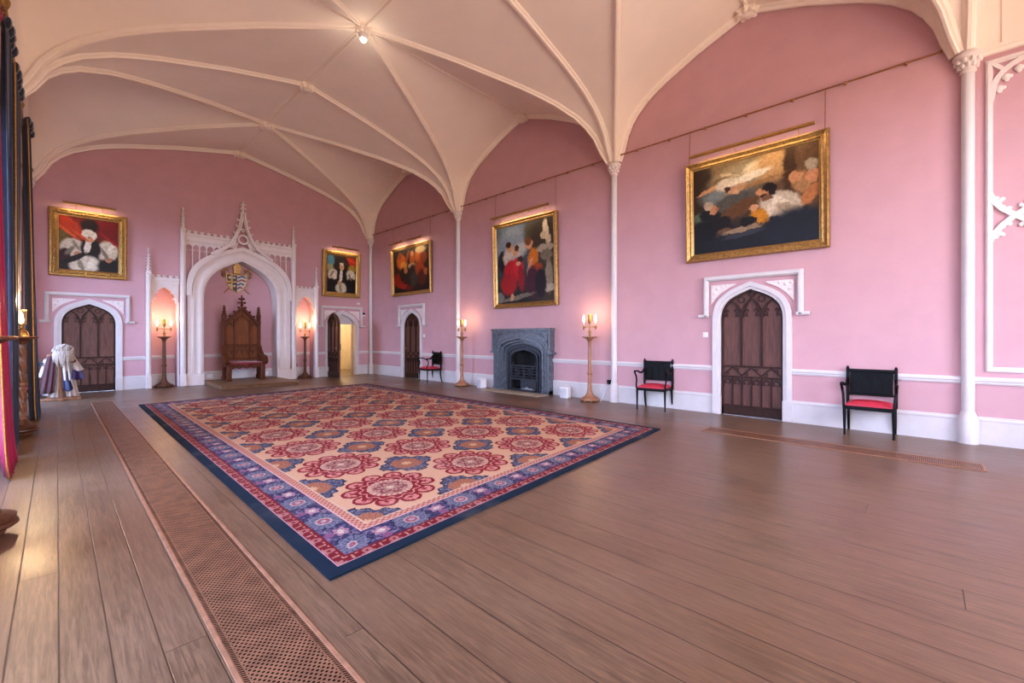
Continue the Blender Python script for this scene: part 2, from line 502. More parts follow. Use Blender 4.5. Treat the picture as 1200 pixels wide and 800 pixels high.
# ------------------------------------------------------------------ skirting and dado rail
def run(segs,kind):
    mb=MB()
    for a,b in segs:
        if kind=='base':
            mb.box(a,b,-.022,0,0,.30); mb.box(a,b,-.03,0,.29,.325,.006); mb.box(a,b,-.014,0,.32,.345)
        else:
            mb.box(a,b,-.02,0,.755,.845); mb.box(a,b,-.042,0,.79,.835,.01); mb.box(a,b,-.03,0,.765,.79,.004)
    return mb
sideR=[(-YE,-D2-.6),(-D2+.6,-FY-.92),(-FY+.92,-D1-.6),(-D1+.6,-YB)]
structure(place(obj('baseboard_right',run(sideR,'base'),WHITE),(XR,0,0),RIGHT))
trim(run(sideR,'rail'),loc=(XR,0,0),rz=RIGHT)
sideE=[(XL,D4-.6),(D4+.6,SX-2.18),(SX+2.18,D3-.6),(D3+.6,XR)]
structure(place(obj('baseboard_end',run(sideE,'base'),WHITE),(0,YE,0),END))
trim(run(sideE,'rail'),loc=(0,YE,0),rz=END)
sideL=[(YB,WINY[2]-1.24),(WINY[2]+1.24,WINY[1]-1.24),(WINY[1]+1.24,WINY[0]-1.24),(WINY[0]+1.24,YE)]
structure(place(obj('baseboard_left',run(sideL,'base'),WHITE),(XL,0,0),LEFT))
trim(run(sideL,'rail'),loc=(XL,0,0),rz=LEFT)
structure(place(obj('baseboard_back',run([(-XR,-XL)],'base'),WHITE),(0,YB,0),PI))
# inside the recesses
structure(place(obj('baseboard_recess',run([(SX-AW,SX+AW)],'base'),WHITE),(0,YE+.42,0),END))
trim(run([(SX-AW,SX+AW)],'rail'),loc=(0,YE+.42,0))
for c in (-1.83,1.83):
    structure(place(obj('baseboard_niche',run([(SX+c-NW,SX+c+NW)],'base'),WHITE),(0,YE+.36,0),END))
    trim(run([(SX+c-NW,SX+c+NW)],'rail'),loc=(0,YE+.36,0))

# white upper wall and cornice beyond the last shaft, and the plaster wall panel below it
mb=MB().box(-COLY[3]+.04,-YB,-.03,0,4.9,6.86); mb.box(-COLY[3]+.04,-YB,-.07,0,4.86,4.92,.012); mb.box(-COLY[3]+.04,-YB,-.05,0,4.91,4.97)
for x in (.72,1.3,1.9,2.5): mb.box(x-.012,x+.012,-.045,0,4.97,6.86)
trim(mb,PLASTER,(XR,0,0),RIGHT)
mb=MB()
px0,px1,pz0,pz1=.575,2.45,.915,4.80
for (w_,d_) in ((.06,.02),(.03,.035)):
    o_=(.06-w_)/2
    mb.box(px0+o_,px0+o_+w_,-d_,0,pz0+o_,pz1-o_); mb.box(px1-o_-w_,px1-o_,-d_,0,pz0+o_,pz1-o_)
    mb.box(px0+o_+w_,px1-o_-w_,-d_,0,pz0+o_,pz0+o_+w_); mb.box(px0+o_+w_,px1-o_-w_,-d_,0,pz1-o_-w_,pz1-o_)
def bar(mb,pts,w=.045,d=.03,y=0):
    d=d+random.uniform(0,.003)
    mb.sweep([(x,y-d/2,z) for x,z in pts],[(-d/2,-w/2),(d/2,-w/2),(d/2,w/2),(-d/2,w/2)],up=(0,1,0))
def arc(cx,cz,r,a0,a1,n=8): return [(cx+r*math.cos(math.radians(a0+(a1-a0)*i/n)),cz+r*math.sin(math.radians(a0+(a1-a0)*i/n))) for i in range(n+1)]
# cusped head and crossed ogee bars
pc=(px0+px1)/2
for s in (1,-1):
    X=lambda x: pc+s*(x-pc)
    qa=[(px0+.04,4.28)]+[(px0+.06+.34-.34*math.cos(math.radians(q)),4.40+.33*math.sin(math.radians(q))) for q in range(0,91,10)]+[(px0+.6,4.745),(pc,4.78)]
    bar(mb,[(X(x),z) for x,z in qa],.055)
    bar(mb,[(X(px0+.03),4.78),(X(px0+.10),4.70),(X(px0+.16),4.63)],.04)
    for (x,z) in ((.105,4.44),(.16,4.56),(.26,4.63),(.40,4.69)):
        mb.ball((X(px0+x+.012),-.015,z-.018),.04,8,5,(1,.5,1)); mb.ball((X(px0+x+.045),-.015,z-.02),.024,7,5,(1,.5,1)); mb.ball((X(px0+x+.015),-.015,z-.055),.024,7,5,(1,.5,1))
    bar(mb,[(X(x),z) for x,z in [(px0+.03,3.14),(px0+.07,3.03),(px0+.14,2.93),(px0+.245,2.83),(px0+.40,2.71),(px0+.6,2.60),(pc,2.48)]],.06)
    bar(mb,[(X(x),z) for x,z in [(px0+.03,2.53),(px0+.07,2.63),(px0+.14,2.73),(px0+.245,2.83),(px0+.40,2.95),(px0+.6,3.06),(pc,3.18)]],.06)
    for (x,z) in ((.10,3.02),(.10,2.64),(.155,2.90),(.155,2.76),(.33,2.92),(.33,2.74)):
        d=1 if z>2.83 else -1; e_=1 if x<.2 else -1
        for (dx,dz,r) in ((.008*e_,.012*d,.038),(.04*e_,.028*d,.026),(-.01*e_,.05*d,.026)): mb.ball((X(px0+x+dx),-.015,z+dz),r,8,5,(1,.5,1))
trim(mb,STUCCO,(XR,0,0),RIGHT)

# ------------------------------------------------------------------ doors
def door_surround(root,hood=.755):
    b=MB()
    b.band(arch(.60,DS,DA+.115,10,0),arch(.525,DS,DA+.04,10,0),-.045,0)
    b.band(arch(.535,DS,DA+.05,10,0),arch(.475,DS,DA-.012,10,0),-.02,.13)
    for s in (-1,1):
        b.box(min(s*.47,s*.61),max(s*.47,s*.61),-.055,.13,0,.33,.008)
    obj('door_surround',b,WHITE,root)
    h=MB(); zt=2.42
    for (o,w,d) in ((0,.085,.04),(.018,.05,.07)):
        h.box(-hood+o,hood-o,-d,0,zt-o-w,zt-o,.008)
        for s in (-1,1):
            x=s*(hood-o); h.box(min(x,x-s*w),max(x,x-s*w),-d,0,1.70,zt-o-w,.008)
            a,c=s*(hood-.1),s*(hood+.085)
            h.box(min(a,c),max(a,c),-d,0,1.69+o*.4,1.75-o*.4,.008)
    obj('hood_mould',h,WHITE,root)
    for s in (-1,1):
        sp=MB(); A=arch(.665,DS,DA+.17,12); pts=[(x,z) for x,z in A if x<-.2 and z<2.25]
        pts=[(-.625,max(1.93,pts[0][1]))]+[(x,z) for x,z in pts if z>1.96 and x>-.625]+[(-.22,2.265),(-.625,2.265)]
        if s>0: pts=[(-x,z) for x,z in reversed(pts)]
        sp.prism(pts,-.022,0)
        for (x,z,r) in ((.52,2.2,.03),(.57,2.12,.025),(.43,2.23,.02),(.585,2.22,.018),(.36,2.245,.012),(.59,2.04,.014)):
            sp.ball((s*x,-.024,z),r,8,5,(1,.5,1))
        obj('spandrel',sp,STUCCO,root)
def leaf_shape(): return arch(DW-.005,DS,DA-.01,10,0.005)
def carved_leaf(root,y,mat=DOORWOOD,trac=TRACERY,half=False):
    lf=obj('door_leaf',MB().prism(leaf_shape(),y,y+.05),mat,root)
    t=MB(); d=.028
    t.band(arch(DW-.005,DS,DA-.01,10,.005),arch(DW-.045,DS,DA-.05,10,.005),y-d,y)
    t.box(-DW+.01,DW-.01,y-d,y,.005,.16,.006)                      # bottom rail
    for z in (.165,.665,.845): t.box(-DW+.02,DW-.02,y-d-.012,y,z-.012,z+.016,.004)
    for x in (-.155,.155): bar(t,[(x,.85),(x,1.3),(x,1.62)],.03,d,y)
    for c in (-.31,0,.31):
        w=.155; hi=1.97 if c else 2.0
        bar(t,shift(arch(w,1.62,hi,8),c),.026,d,y)
        for s in (-1,1):                                            # cusps
            bar(t,[(c+s*.135,1.70),(c+s*.085,1.735),(c+s*.06,1.70)],.02,d*.8,y)
            bar(t,[(c+s*.115,1.80),(c+s*.06,1.82),(c+s*.045,1.79)],.018,d*.8,y)
            bar(t,[(c+s*.06,1.745),(c+s*.1,1.79),(c+s*.065,1.83)],.014,d*.7,y)
    for s in (-1,1):
        bar(t,[(s*.155,1.62),(s*.13,1.76),(s*.06,1.93),(s*-.03,2.06),(s*-.10,2.12)],.024,d,y)
        bar(t,[(s*.155,1.62),(s*.18,1.76),(s*.25,1.92),(s*.33,1.98)],.024,d,y)
        bar(t,arc(s*.155,1.99,.05,0,360,12),.016,d*.7,y)
    bar(t,arc(0,2.06,.035,0,360,12),.014,d*.7,y)
    n=6; pw=2*(DW-.04)/n
    for k in range(n):                                              # zigzag frieze
        x=-DW+.04+k*pw; up=k%2
        bar(t,[(x,.69 if not up else .83),(x+pw,.83 if not up else .69)],.018,d*.8,y)
        bar(t,arc(x+pw/2,.72 if not up else .79,.022,0,360,8),.012,d*.6,y)
    for k in range(n+1):
        x=-DW+.04+k*pw
        if 0<k<n: bar(t,[(x,.17),(x,.4),(x,.65)],.022,d,y)
    for k in range(n):
        c=-DW+.04+(k+.5)*pw
        bar(t,shift(arch(pw/2,.50,.63,6),c),.018,d,y)
        for s in (-1,1): bar(t,[(c+s*pw*.45,.55),(c+s*pw*.22,.565),(c+s*pw*.12,.54)],.014,d*.7,y)
    obj('tracery',t,trac,lf); return lf
def handle(root,x,y):
    h=MB().lathe([(.0,0),(.022,.004),(.02,.02),(.0,.03)],0,0,12); h.xf(Matrix.Translation((x,y,.98))@Matrix.Rotation(PI/2,4,'X'))
    h.ball((x,y-.045,.98),.02,10,6); obj('door_knob',h,BRASS,root)
d1=sempty('door_1',(XR,D1,0),RIGHT); door_surround(d1); carved_leaf(d1,.06); 
d2=sempty('door_2',(XR,D2,0),RIGHT); door_surround(d2); handle(carved_leaf(d2,.06),-.40,.03)
d4=sempty('door_4',(D4,YE,0),END); door_surround(d4); carved_leaf(d4,.06)
d3=sempty('door_3',(D3,YE,0),END); door_surround(d3)
obj('lintel',MB().prism([(-.50,1.80)]+[(x,z) for x,z in arch(DW+.03,DS,DA+.03,10) if z>1.81]+[(.50,1.80)],.15,.2),WHITE,d3)
op=sempty('door_5',(D3-DW+.02,YE+.02,0),math.radians(-93))          # the open leaf, hinged on the left jamb
st=[]
before=set(bpy.data.objects); handle(carved_leaf(op,-.03),.0,0)
for o in set(bpy.data.objects)-before:
    me=o.data
    for vt in me.vertices: vt.co.x+=DW
    if o.name.startswith('door_knob'):
        for vt in me.vertices: vt.co.x+=.38; vt.co.y-=.055
# back face rail pattern of the open leaf
bk=MB()
for x in (-.31,0,.31): bk.box(DW+x-.12,DW+x+.12,.02,.035,.25,1.55,.01)
bk.box(DW*2-.03,DW*2+.012,-.02,.03,.92,1.12,.004)
obj('rear_panel',bk,DOORWOOD,op)

# lobby seen through the open door
lb=MB().box(6.05,6.1,YE+.2,17.7,0,2.9).box(8.5,8.55,YE+.2,17.7,0,2.9).box(6.05,8.55,17.65,17.7,0,2.9).box(6.05,8.55,YE+.2,17.7,2.85,2.9)
lb.box(6.05,D3-DW-.03,YE+.2,YE+.24,0,2.9).box(D3+DW+.03,8.55,YE+.2,YE+.24,0,2.9).box(D3-DW-.03,D3+DW+.03,YE+.2,YE+.24,2.2,2.9)
structure(obj('wall_lobby',lb,CREAM))
d6=sempty('door_6',(D3+DW-.02,YE+.24,0),math.radians(62))
lf6=obj('door_leaf',MB().box(0,.9,-.02,.02,.01,2.15,.004),CREAM,d6)
pn=MB()
for z0,z1 in ((.15,.75),(.9,1.7)): pn.box(.12,.42,-.035,-.02,z0,z1,.012).box(.5,.78,-.035,-.02,z0,z1,.012)
obj('door_panel',pn,CREAM,lf6)
# ------------------------------------------------------------------ throne recess: gothic canopy screen
cn=thing('gothic_canopy','white gothic plaster canopy with pinnacles and battlements framing the throne recess','canopy',(SX,YE,0))
b=MB()
b.band(arch(1.34,2.70,3.98,12,0),arch(.99,2.44,3.65,12,0),-.11,0)
obj('arch_face',b,STUCCO,cn)
b=MB()
b.band(arch(1.37,2.72,4.02,12,2.5),arch(1.25,2.64,3.90,12,2.5),-.17,-.1)
b.band(arch(1.23,2.62,3.88,12,0),arch(1.19,2.6,3.84,12,0),-.135,-.1)
b.band(arch(1.06,2.49,3.72,12,0),arch(1.01,2.46,3.67,12,0),-.135,-.1)
b.band(arch(1.0,2.45,3.66,12,0),arch(.955,2.415,3.61,12,0),-.09,.40)
obj('arch_moulding',b,STUCCO,cn)
for s in (-1,1):
    pl=MB(); x0,x1=sorted((s*.95,s*1.38)); pl.box(x0,x1,-.14,0,0,.30,.01); pl.box(x0+.01,x1-.01,-.125,0,.3,.34,.01)
    obj('plinth',pl,STUCCO,cn)
def pinnacle(x,zs,zt,w):
    p=MB(); h=w/2
    p.box(x-h*1.25,x+h*1.25,-.19,0,0,.32,.012); p.box(x-h,x+h,-.17,0,.3,zs,.015)
    p.box(x-h*.45,x+h*.45,-.19,-.16,.4,zs-.05,.01)
    p.box(x-h*1.2,x+h*1.2,-.19,0,zs-.03,zs+.03,.012)
    yc=-.085; q=h*.85; L=zt-zs
    p.lathe([(q,zs+.02),(q*.62,zs+L*.4),(q*.28,zs+L*.8),(.012,zt-.03)],x,yc,8,smooth=False)
    for k in range(6):
        z=zs+.07+(L-.16)*k/6; r=q*(1-.75*(z-zs)/L)+.012
        for a in range(4):
            an=PI/4+a*PI/2; p.ball((x+r*math.cos(an),yc+r*math.sin(an),z),.019,6,4,(1.1,1.1,.8))
    for z,r in ((zt-.075,.028),(zt-.035,.036),(zt,.016)): p.ball((x,yc,z),r,8,5,(1,1,.7))
    obj('pinnacle',p,STUCCO,cn)
for s in (-1,1):
    pinnacle(s*1.435,4.30,4.92,.115); pinnacle(s*2.165,3.03,3.68,.10)
def crenels(mb,x0,x1,z,n,hw=.5,h=.085,y0=-.13):
    mb.box(x0,x1,y0+.02,0,z-.02,z+.03); 
    st=(x1-x0)/n
    for k in range(n):
        c=x0+st*(k+.5); mb.box(c-st*hw/2,c+st*hw/2,y0+.02,0,z+.02,z+h,.006); mb.box(c-st*hw*.6,c+st*hw*.6,y0,0,z+h-.02,z+h+.012,.006)
for s in (-1,1):
    c=MB(); x0,x1=sorted((s*.16,s*1.39)); 
    c.box(x0,x1,-.10,0,3.96,4.20); c.box(x0,x1,-.14,0,4.0,4.03,.008); c.box(x0,x1,-.14,0,4.15,4.19,.008)
    crenels(c,x0,x1,4.20,8)
    obj('battlement',c,STUCCO,cn)
    a=MB(); n=5; p=.165
    for k in range(n+1):
        x=1.385-k*p; zb=archz(1.34,2.70,3.98,-x)-.02 if x<1.34 else 2.6
        if zb<3.9: a.box(x-.014,x+.014,-.085,-.02,zb,3.97,.004)
    for k in range(n):
        c0=1.385-(k+.5)*p; zb=archz(1.34,2.7,3.98,-c0)
        if zb<3.8:
            a.band(shift(arch(p/2,3.78,3.93,6),c0),[(c0-p/2+p*i/12,3.97) for i in range(13)],-.08,-.03)
            for q in (-1,1): bar(a,[(c0+q*p*.42,3.76),(c0+q*p*.2,3.785),(c0+q*p*.14,3.75)],.014,.03,-.03)
        elif zb<3.95: bar(a,arc(c0,(zb+3.97)/2+.01,.035,0,360,10),.014,.03,-.03)
    if s<0: a.xf(Matrix.Scale(-1,4,(1,0,0)))
    obj('arcade',a,STUCCO,cn)
    q=MB()
    og=[(.80,3.70),(.66,3.80),(.50,3.90),(.36,4.02),(.26,4.16),(.17,4.36),(.10,4.56),(.055,4.76),(.02,5.0)]
    bar(q,[(s*x,z) for x,z in og],.085,.10,-.09)
    bar(q,[(s*x*.93,z-.01) for x,z in og],.03,.15,-.09)
    for x,z in ((.44,4.02),(.30,4.20),(.215,4.42),(.15,4.62),(.11,4.80)):
        q.ball((s*x,-.14,z),.04,7,5,(1.2,.9,.9)); q.ball((s*(x+.035),-.14,z+.025),.025,6,4)
    bar(q,[(s*.3,3.84),(s*.2,3.97),(s*.125,4.15)],.04,.06,-.09)
    obj('ogee_hood',q,STUCCO,cn)
q=MB(); bar(q,arc(0,4.24,.125,0,360,20),.05,.08,-.09); bar(q,arc(0,4.52,.04,0,360,12),.03,.06,-.09); obj('roundel',q,STUCCO,cn)
q=MB().lathe([(.055,4.85),(.03,5.05),(.025,5.38),(.0,5.41)],0,-.13,8)
for z,r in ((5.02,.075),(5.16,.07),(5.28,.055)):
    for k in range(4): a=k*PI/2+PI/4; q.ball((r*math.cos(a),-.13+r*math.sin(a)*.8,z),.034,7,5)
    q.lathe([(.02,z-.03),(r*.8,z),(.02,z+.03)],0,-.13,8)
obj('finial',q,STUCCO,cn)
for s in (-1,1):                                     # candle niches either side
    cx=s*1.83; b=MB()
    A=[(cx-.30,0),(cx-.30,2.0)]+shift(arch(.30,2.26,2.86,8),cx)+[(cx+.30,2.0),(cx+.30,0)]
    b.box(min(cx-.31,cx-.28),cx-NW,-.06,.03,0,2.3); b.box(cx+NW-.0,cx+.31,-.06,.03,0,2.3)
    ar=shift(arch(NW-.02,NS,NA-.03,8),cx); tp=[(cx-.31+.62*i/(len(ar)-1),2.88) for i in range(len(ar))]
    ar[0]=(cx-.30,2.27); ar[-1]=(cx+.30,2.27)
    b.band(ar,tp,-.04,0)
    b.band(shift(arch(NW+.0,NS,NA,8),cx),shift(arch(NW-.045,NS,NA-.05,8),cx),-.07,.02)
    for q in (-1,1):                                 # cusps and pierced spandrels
        for (x,z,dx,dz) in ((.26,2.37,-.085,.01),(.2,2.55,-.06,-.02)):
            bar(b,[(cx+q*x,z-.03),(cx+q*(x+dx),z+dz),(cx+q*x*.93,z+.06)],.03,.05,-.01)
        bar(b,arc(cx+q*.21,2.77,.05,0,360,12),.018,.03,-.035); bar(b,arc(cx+q*.10,2.82,.028,0,360,10),.014,.03,-.035)
    b.box(cx-.30,cx+.30,-.09,0,2.86,2.91,.008); b.box(cx-.32,cx+.32,-.06,0,2.80,2.92)
    crenels(b,cx-.32,cx+.32,2.92,5,.55,.075,-.1)
    obj('niche_surround',b,STUCCO,cn)

# dais
ds=thing('dais','low grey-brown timber platform carrying the throne','dais',(SX,YE,0))
obj('platform',MB().box(-.93,.93,-1.88,.33,0.002,.07,.006),plain('dais_boards','#7d5b42',.45,spec=.2,var=.2,scale=5,stretch=(1,8,8)),ds)
obj('nosing',MB().box(-.95,.95,-1.92,.33,.07,.10,.01),plain('dais_top','#75593f',.42,spec=.25,var=.18,scale=5,stretch=(8,1,8)),ds)

# throne
th=thing('throne','tall carved oak throne with gabled back and crimson seat on the dais','throne',(SX-.03,14.42,.10))
b=MB()
gb=[(-.42,.55),(.42,.55),(.42,1.62),(0,2.08),(-.42,1.62)]
b.prism(gb,.27,.32)
bpn=obj('back_panel',b,plain('throne_panel','#704023',.5,spec=.12,var=.2,scale=4,stretch=(5,5,.7)),th)
b=MB()
for s in (-1,1):
    bar(b,[(s*.46,1.60),(s*.23,1.86),(0,2.12)],.075,.09,.27); 
    for k in range(4):
        f=(k+.5)/4; x,z=s*(.46*(1-f)),1.62+.52*f; b.ball((x+s*.03,.24,z+.05),.036,7,5,(1.1,.7,1))
    bar(b,[(s*.2,.6),(s*.2,1.2),(s*.2,1.78)],.035,.04,.27)
    bar(b,[(s*.2,1.52),(s*.3,1.66),(s*.4,1.55)],.02,.03,.27)
bar(b,[(-.2,1.66),(-.12,1.78),(0,1.88),(.12,1.78),(.2,1.66)],.02,.03,.27)
for z in (.62,.95,1.02): b.box(-.42,.42,.235,.28,z-.015,z+.02,.004)
for k in range(6):
    c=-.35+.14*k; bar(b,shift(arch(.065,.74,.9,5),c),.018,.025,.27); bar(b,arc(c,.985,.025,0,360,8),.01,.02,.245)
obj('back_tracery',b,THRONEWOOD,bpn)
for s in (-1,1):
    p=MB(); x=s*.45
    p.box(x-.045,x+.045,.22,.33,0,1.86,.008); p.box(x-.06,x+.06,.21,.34,0,.12,.01); p.box(x-.058,x+.058,.21,.34,1.66,1.70,.008); p.box(x-.055,x+.055,.215,.335,1.84,1.9,.01)
    p.lathe([(.05,1.88),(.035,2.0),(.018,2.14),(.0,2.2)],x,.275,8)
    for z,r in ((1.93,.055),(2.0,.048),(2.07,.038),(2.13,.03)):
        for k in range(4): a=k*PI/2+PI/4; p.ball((x+r*math.cos(a),.275+r*math.sin(a),z),.02,6,4)
    obj('back_post',p,THRONEWOOD,th)
    a=MB()                                            # scrolled arm
    bar(a,[(s*.46,.0),(s*.46,.0)],.01,.01) if 0 else None
    a.sweep([(s*.46,.26,.98),(s*.475,.18,.80),(s*.49,.05,.68),(s*.50,-.10,.66),(s*.50,-.20,.62),(s*.50,-.24,.54),(s*.49,-.19,.48)],[(-.05,-.045),(.05,-.045),(.055,0),(.05,.045),(-.05,.045),(-.055,0)],up=(1,0,0),smooth=True)
    a.ball((s*.50,-.16,.57),.09,10,7,(.6,1,1)); a.box(s*.48-.03,s*.48+.03,-.16,.26,.40,.66,.01)
    obj('arm',a,THRONEWOOD,th)
    l=MB(); x=s*.43
    l.box(x-.055,x+.055,-.24,-.12,0,.46,.012); l.box(x-.068,x+.068,-.255,-.11,0,.07,.012); l.box(x-.04,x+.04,-.25,-.23,.12,.40,.01)
    obj('leg',l,THRONEWOOD,th)
b=MB(); b.lathe([(.05,2.10),(.028,2.16),(.05,2.2),(.035,2.24),(.025,2.36),(.02,2.48),(.0,2.50)],0,.275,8)
for z,r in ((2.27,.08),(2.38,.05)):
    for k in range(4): a=k*PI/2; b.ball((r*math.cos(a),.275+r*.6*math.sin(a),z),.036,7,5)
obj('finial',b,THRONEWOOD,th)
b=MB(); b.box(-.48,.48,-.22,.28,.38,.46,.012)
for k in range(5): bar(b,[(-.36+.18*k-.08,.385),(-.36+.18*k,.35),(-.36+.18*k+.08,.385)],.03,.03,-.19)
sfr=obj('seat_frame',b,THRONEWOOD,th)
obj('seat_cushion',MB().box(-.44,.44,-.225,.24,.455,.52,.028),plain('crimson_velvet','#7c1c2b',.75,var=.2,scale=10,sheen=.3),th)
b=MB(); b.zprism([(-.06,-.235),(.06,-.235),(.05,-.22),(-.05,-.22)],.44,.50); b.tube([(.0,-.24,.49),(.02,-.245,.44),(.0,-.245,.38)],.012); obj('tassel',b,plain('crimson_tassel','#8e1f33',.7),th)

# coat of arms on the recess wall
ca=thing('coat_of_arms','painted shield of arms with gilt mitre above the throne','coat of arms',(SX-.03,YE+.42,2.70))
def shield(k,y0,y1):
    return MB().prism([(0,.0-k*.3),(.16+k*.6,.10),(.25+k,.28),(.27+k,.55+k),(0,.52+k),(-.27-k,.55+k),(-.25-k,.28),(-.16-k*.6,.10)],y0,y1)
shd=obj('shield',shield(.025,-.05,-.005),GOLD,ca)
obj('dexter_field',MB().prism([(0,.02),(0,.52),(-.26,.54),(-.24,.28),(-.15,.11)],-.06,-.045),plain('arms_dark_blue','#262b38',.5),shd)
obj('sinister_field',MB().prism([(0,.02),(.15,.11),(.24,.28),(.26,.54),(0,.52)],-.06,-.045),plain('arms_silver','#c9c4bc',.5),shd)
q=MB(); q.box(-.165,-.115,-.075,-.055,.1,.53).box(-.25,-.02,-.075,-.055,.30,.345); obj('gold_cross',q,GOLD,shd)
for k in range(4):
    z=.12+.11*k; w=.06+.19*min(1,.45+k*.25)
    q=MB(); bar(q,[(.012,z),(w*.5,z+.06),(w*.95,z+.02)],.045,.02,-.058); obj('chevron',q,plain('arms_blue','#2b4668',.5) if k%2 else plain('arms_crimson','#8f2a34',.5),shd)
q=MB()
ARMW=plain('arms_white','#d8d4cc',.5)
for (x,z) in ((-.19,.45),(-.075,.45),(-.2,.22),(-.07,.2)): obj('charge',MB().ball((x,-.062,z),.035,8,5,(1,.3,1)),ARMW,shd)
q=MB().prism([(-.09,.60),(.09,.60),(.115,.76),(.07,.85),(0,.93),(-.07,.85),(-.115,.76)],-.10,-.03); q.box(-.105,.105,-.11,-.02,.57,.62,.01); q.box(-.015,.015,-.115,-.09,.62,.9); q.ball((0,-.065,.945),.02)
obj('mitre',q,GOLD,ca)
for s in (-1,1):
    q=MB(); q.tube([(s*.42,-.03,.86),(s*.05,-.03,.42),(s*-.33,-.03,-.02)],.012); 
    for k in range(6): a=k*PI/3; q.ball((s*.40+.045*math.cos(a),-.03,.84+.045*math.sin(a)),.018,6,4)
    obj('crozier' if s<0 else 'sword',q,GOLD,ca)
    q=MB()
    for k in range(5):
        a=math.radians(25+k*22); x,z=.27+.10*math.cos(a),.58+.12*math.sin(a); q.ball((s*x,-.03,z),.034,7,5,(1.2,.5,.8)); 
    for k in range(4): q.tube([(s*.29,-.02,.62-.05*k),(s*(.36+.02*k),-.025,.63-.04*k),(s*(.42-.03*k),-.02,.60-.05*k)],.014)
    obj('mantling',q,GOLD,ca)

# ------------------------------------------------------------------ fireplace
def marble_material():
    m,nt,b=newmat('grey_fossil_marble')
    v=coords(nt)
    n1=N(nt,noise(nt,v,14,6,.7,1.5).outputs[0]); n2=N(nt,noise(nt,v,60,3,.6).outputs[0])
    c=mixc(nt,n1.sst(.35,.65),rgb('#363c45'),rgb('#656e78')); c=mixc(nt,n2.sst(.56,.7)*.6,c,rgb('#8f979e'))
    nt.links.new(c,b.inputs['Base Color']); b.inputs['Roughness'].default_value=.3; return m
MARBLE=marble_material()
fp=thing('fireplace','grey marble gothic fireplace with iron grate, below the tall framed painting of red-robed figures','fireplace',(XR,FY,0),RIGHT)
H=1.56; W_=.93
b=MB(); inn=arch(.77,1.02,1.36,10,0); out=[(-W_,0)]+[(-W_+2*W_*i/20,H-.06) for i in range(21)]+[(W_,0)]
b.band(out,inn,-.17,0); obj('surround',b,MARBLE,fp)
b=MB(); b.band(arch(.775,1.025,1.365,10,0),arch(.72,1.0,1.31,10,0),-.195,-.1); b.band(arch(.72,1.0,1.31,10,0),arch(.65,.96,1.25,10,0),-.11,.0)
b.band(arch(.84,1.04,1.44,10,0),arch(.80,1.03,1.40,10,0),-.185,-.16)
b.band(arch(.655,.965,1.255,10,0),arch(.59,.93,1.20,10,0),-.03,.06)
obj('arch_moulding',b,MARBLE,fp)
b=MB(); b.box(-W_-.05,W_+.05,-.22,0,H-.06,H,.01); b.box(-W_-.03,W_+.03,-.20,0,H-.10,H-.055,.008)
for s in (-1,1):
    x0,x1=sorted((s*(W_-.0),s*(W_+.04))); b.box(x0,x1,-.20,-.02,.98,H-.08,.008); x0,x1=sorted((s*(W_-.02),s*(W_+.09))); b.box(x0,x1,-.21,0,.94,1.0,.012)
obj('mantel_shelf',b,MARBLE,fp)
for s in (-1,1):
    p=MB(); x0,x1=sorted((s*.85,s*W_)); p.box(x0+.015,x1-.015,-.185,-.16,.12,.92,.01); p.box(x0,x1,-.20,0,0,.10,.01); obj('pilaster',p,MARBLE,fp)
    q=MB(); q.prism([(s*.88,1.44),(s*.88,1.12),(s*.70,1.34),(s*.35,1.44)] if s<0 else [(s*.35,1.44),(s*.70,1.34),(s*.88,1.12),(s*.88,1.44)],-.183,-.165)
    for (x,z,r) in ((.80,1.36,.05),(.70,1.40,.035),(.84,1.24,.03),(.6,1.42,.02)): bar(q,arc(s*x,z,r,0,360,12),.018,.02,-.18)
    obj('carved_spandrel',q,MARBLE,fp)
IRON=plain('blackleaded_iron','#33363d',.4,metal=.5,var=.25,scale=12,bumps=.2,bscale=60)
b=MB(); b.band(arch(.61,.95,1.22,10,0),arch(.44,.82,1.04,10,.0),.0,.035); b.band(arch(.47,.84,1.07,10,0),arch(.43,.81,1.03,10,0),-.03,.02)
b.band(arch(.555,.90,1.15,10,.05),arch(.515,.87,1.11,10,.05),-.025,.01)
obj('iron_insert',b,IRON,fp)
b=MB(); b.box(-.65,-.44,.036,.5,0,1.31).box(.44,.65,.036,.5,0,1.31).box(-.65,.65,.45,.5,0,1.31).box(-.6,.6,.036,.5,1.15,1.31).box(-.6,.6,.02,.5,-.0,.02)
b.grid(lambda u,v:(-.40+.8*u,.16+.30*(1-(2*u-1)**2),.1+.95*v),10,3)
obj('firebox',b,SOOT,fp)
b=MB(); b.box(-.43,.43,-.02,.02,.27,.32,.006)
for z in (.36,.43,.50,.57): b.box(-.43,.43,-.015,.01,z-.012,z+.012,.003)
for x in (-.42,-.28,-.02,.02,.28,.42): b.box(x-.012,x+.012,-.022,.015,.27,.62,.003)
for c in (-.20,.20): 
    for q in (arc(c,.47,.07,0,360,14),arc(c,.47,.03,0,360,10)): bar(b,q,.014,.02,-.012)
b.box(-.43,.43,-.02,.02,.61,.65,.006)
for x in (-.38,.38): b.ball((x,0,.69),.026,8,6)
obj('fire_basket',b,IRON,fp)
b=MB(); b.box(-.12,.39,-.01,.02,.05,.27,.004); b.box(-.39,.39,-.06,.03,.0,.05,.006)
obj('ash_front',b,IRON,fp)
b=MB()
for k in range(26): b.ball((random.uniform(-.33,.33),random.uniform(.05,.22),.30+random.uniform(0,.05)),random.uniform(.03,.05),6,4)
o=obj('coal',b,SOOT,fp); o['kind']='stuff'
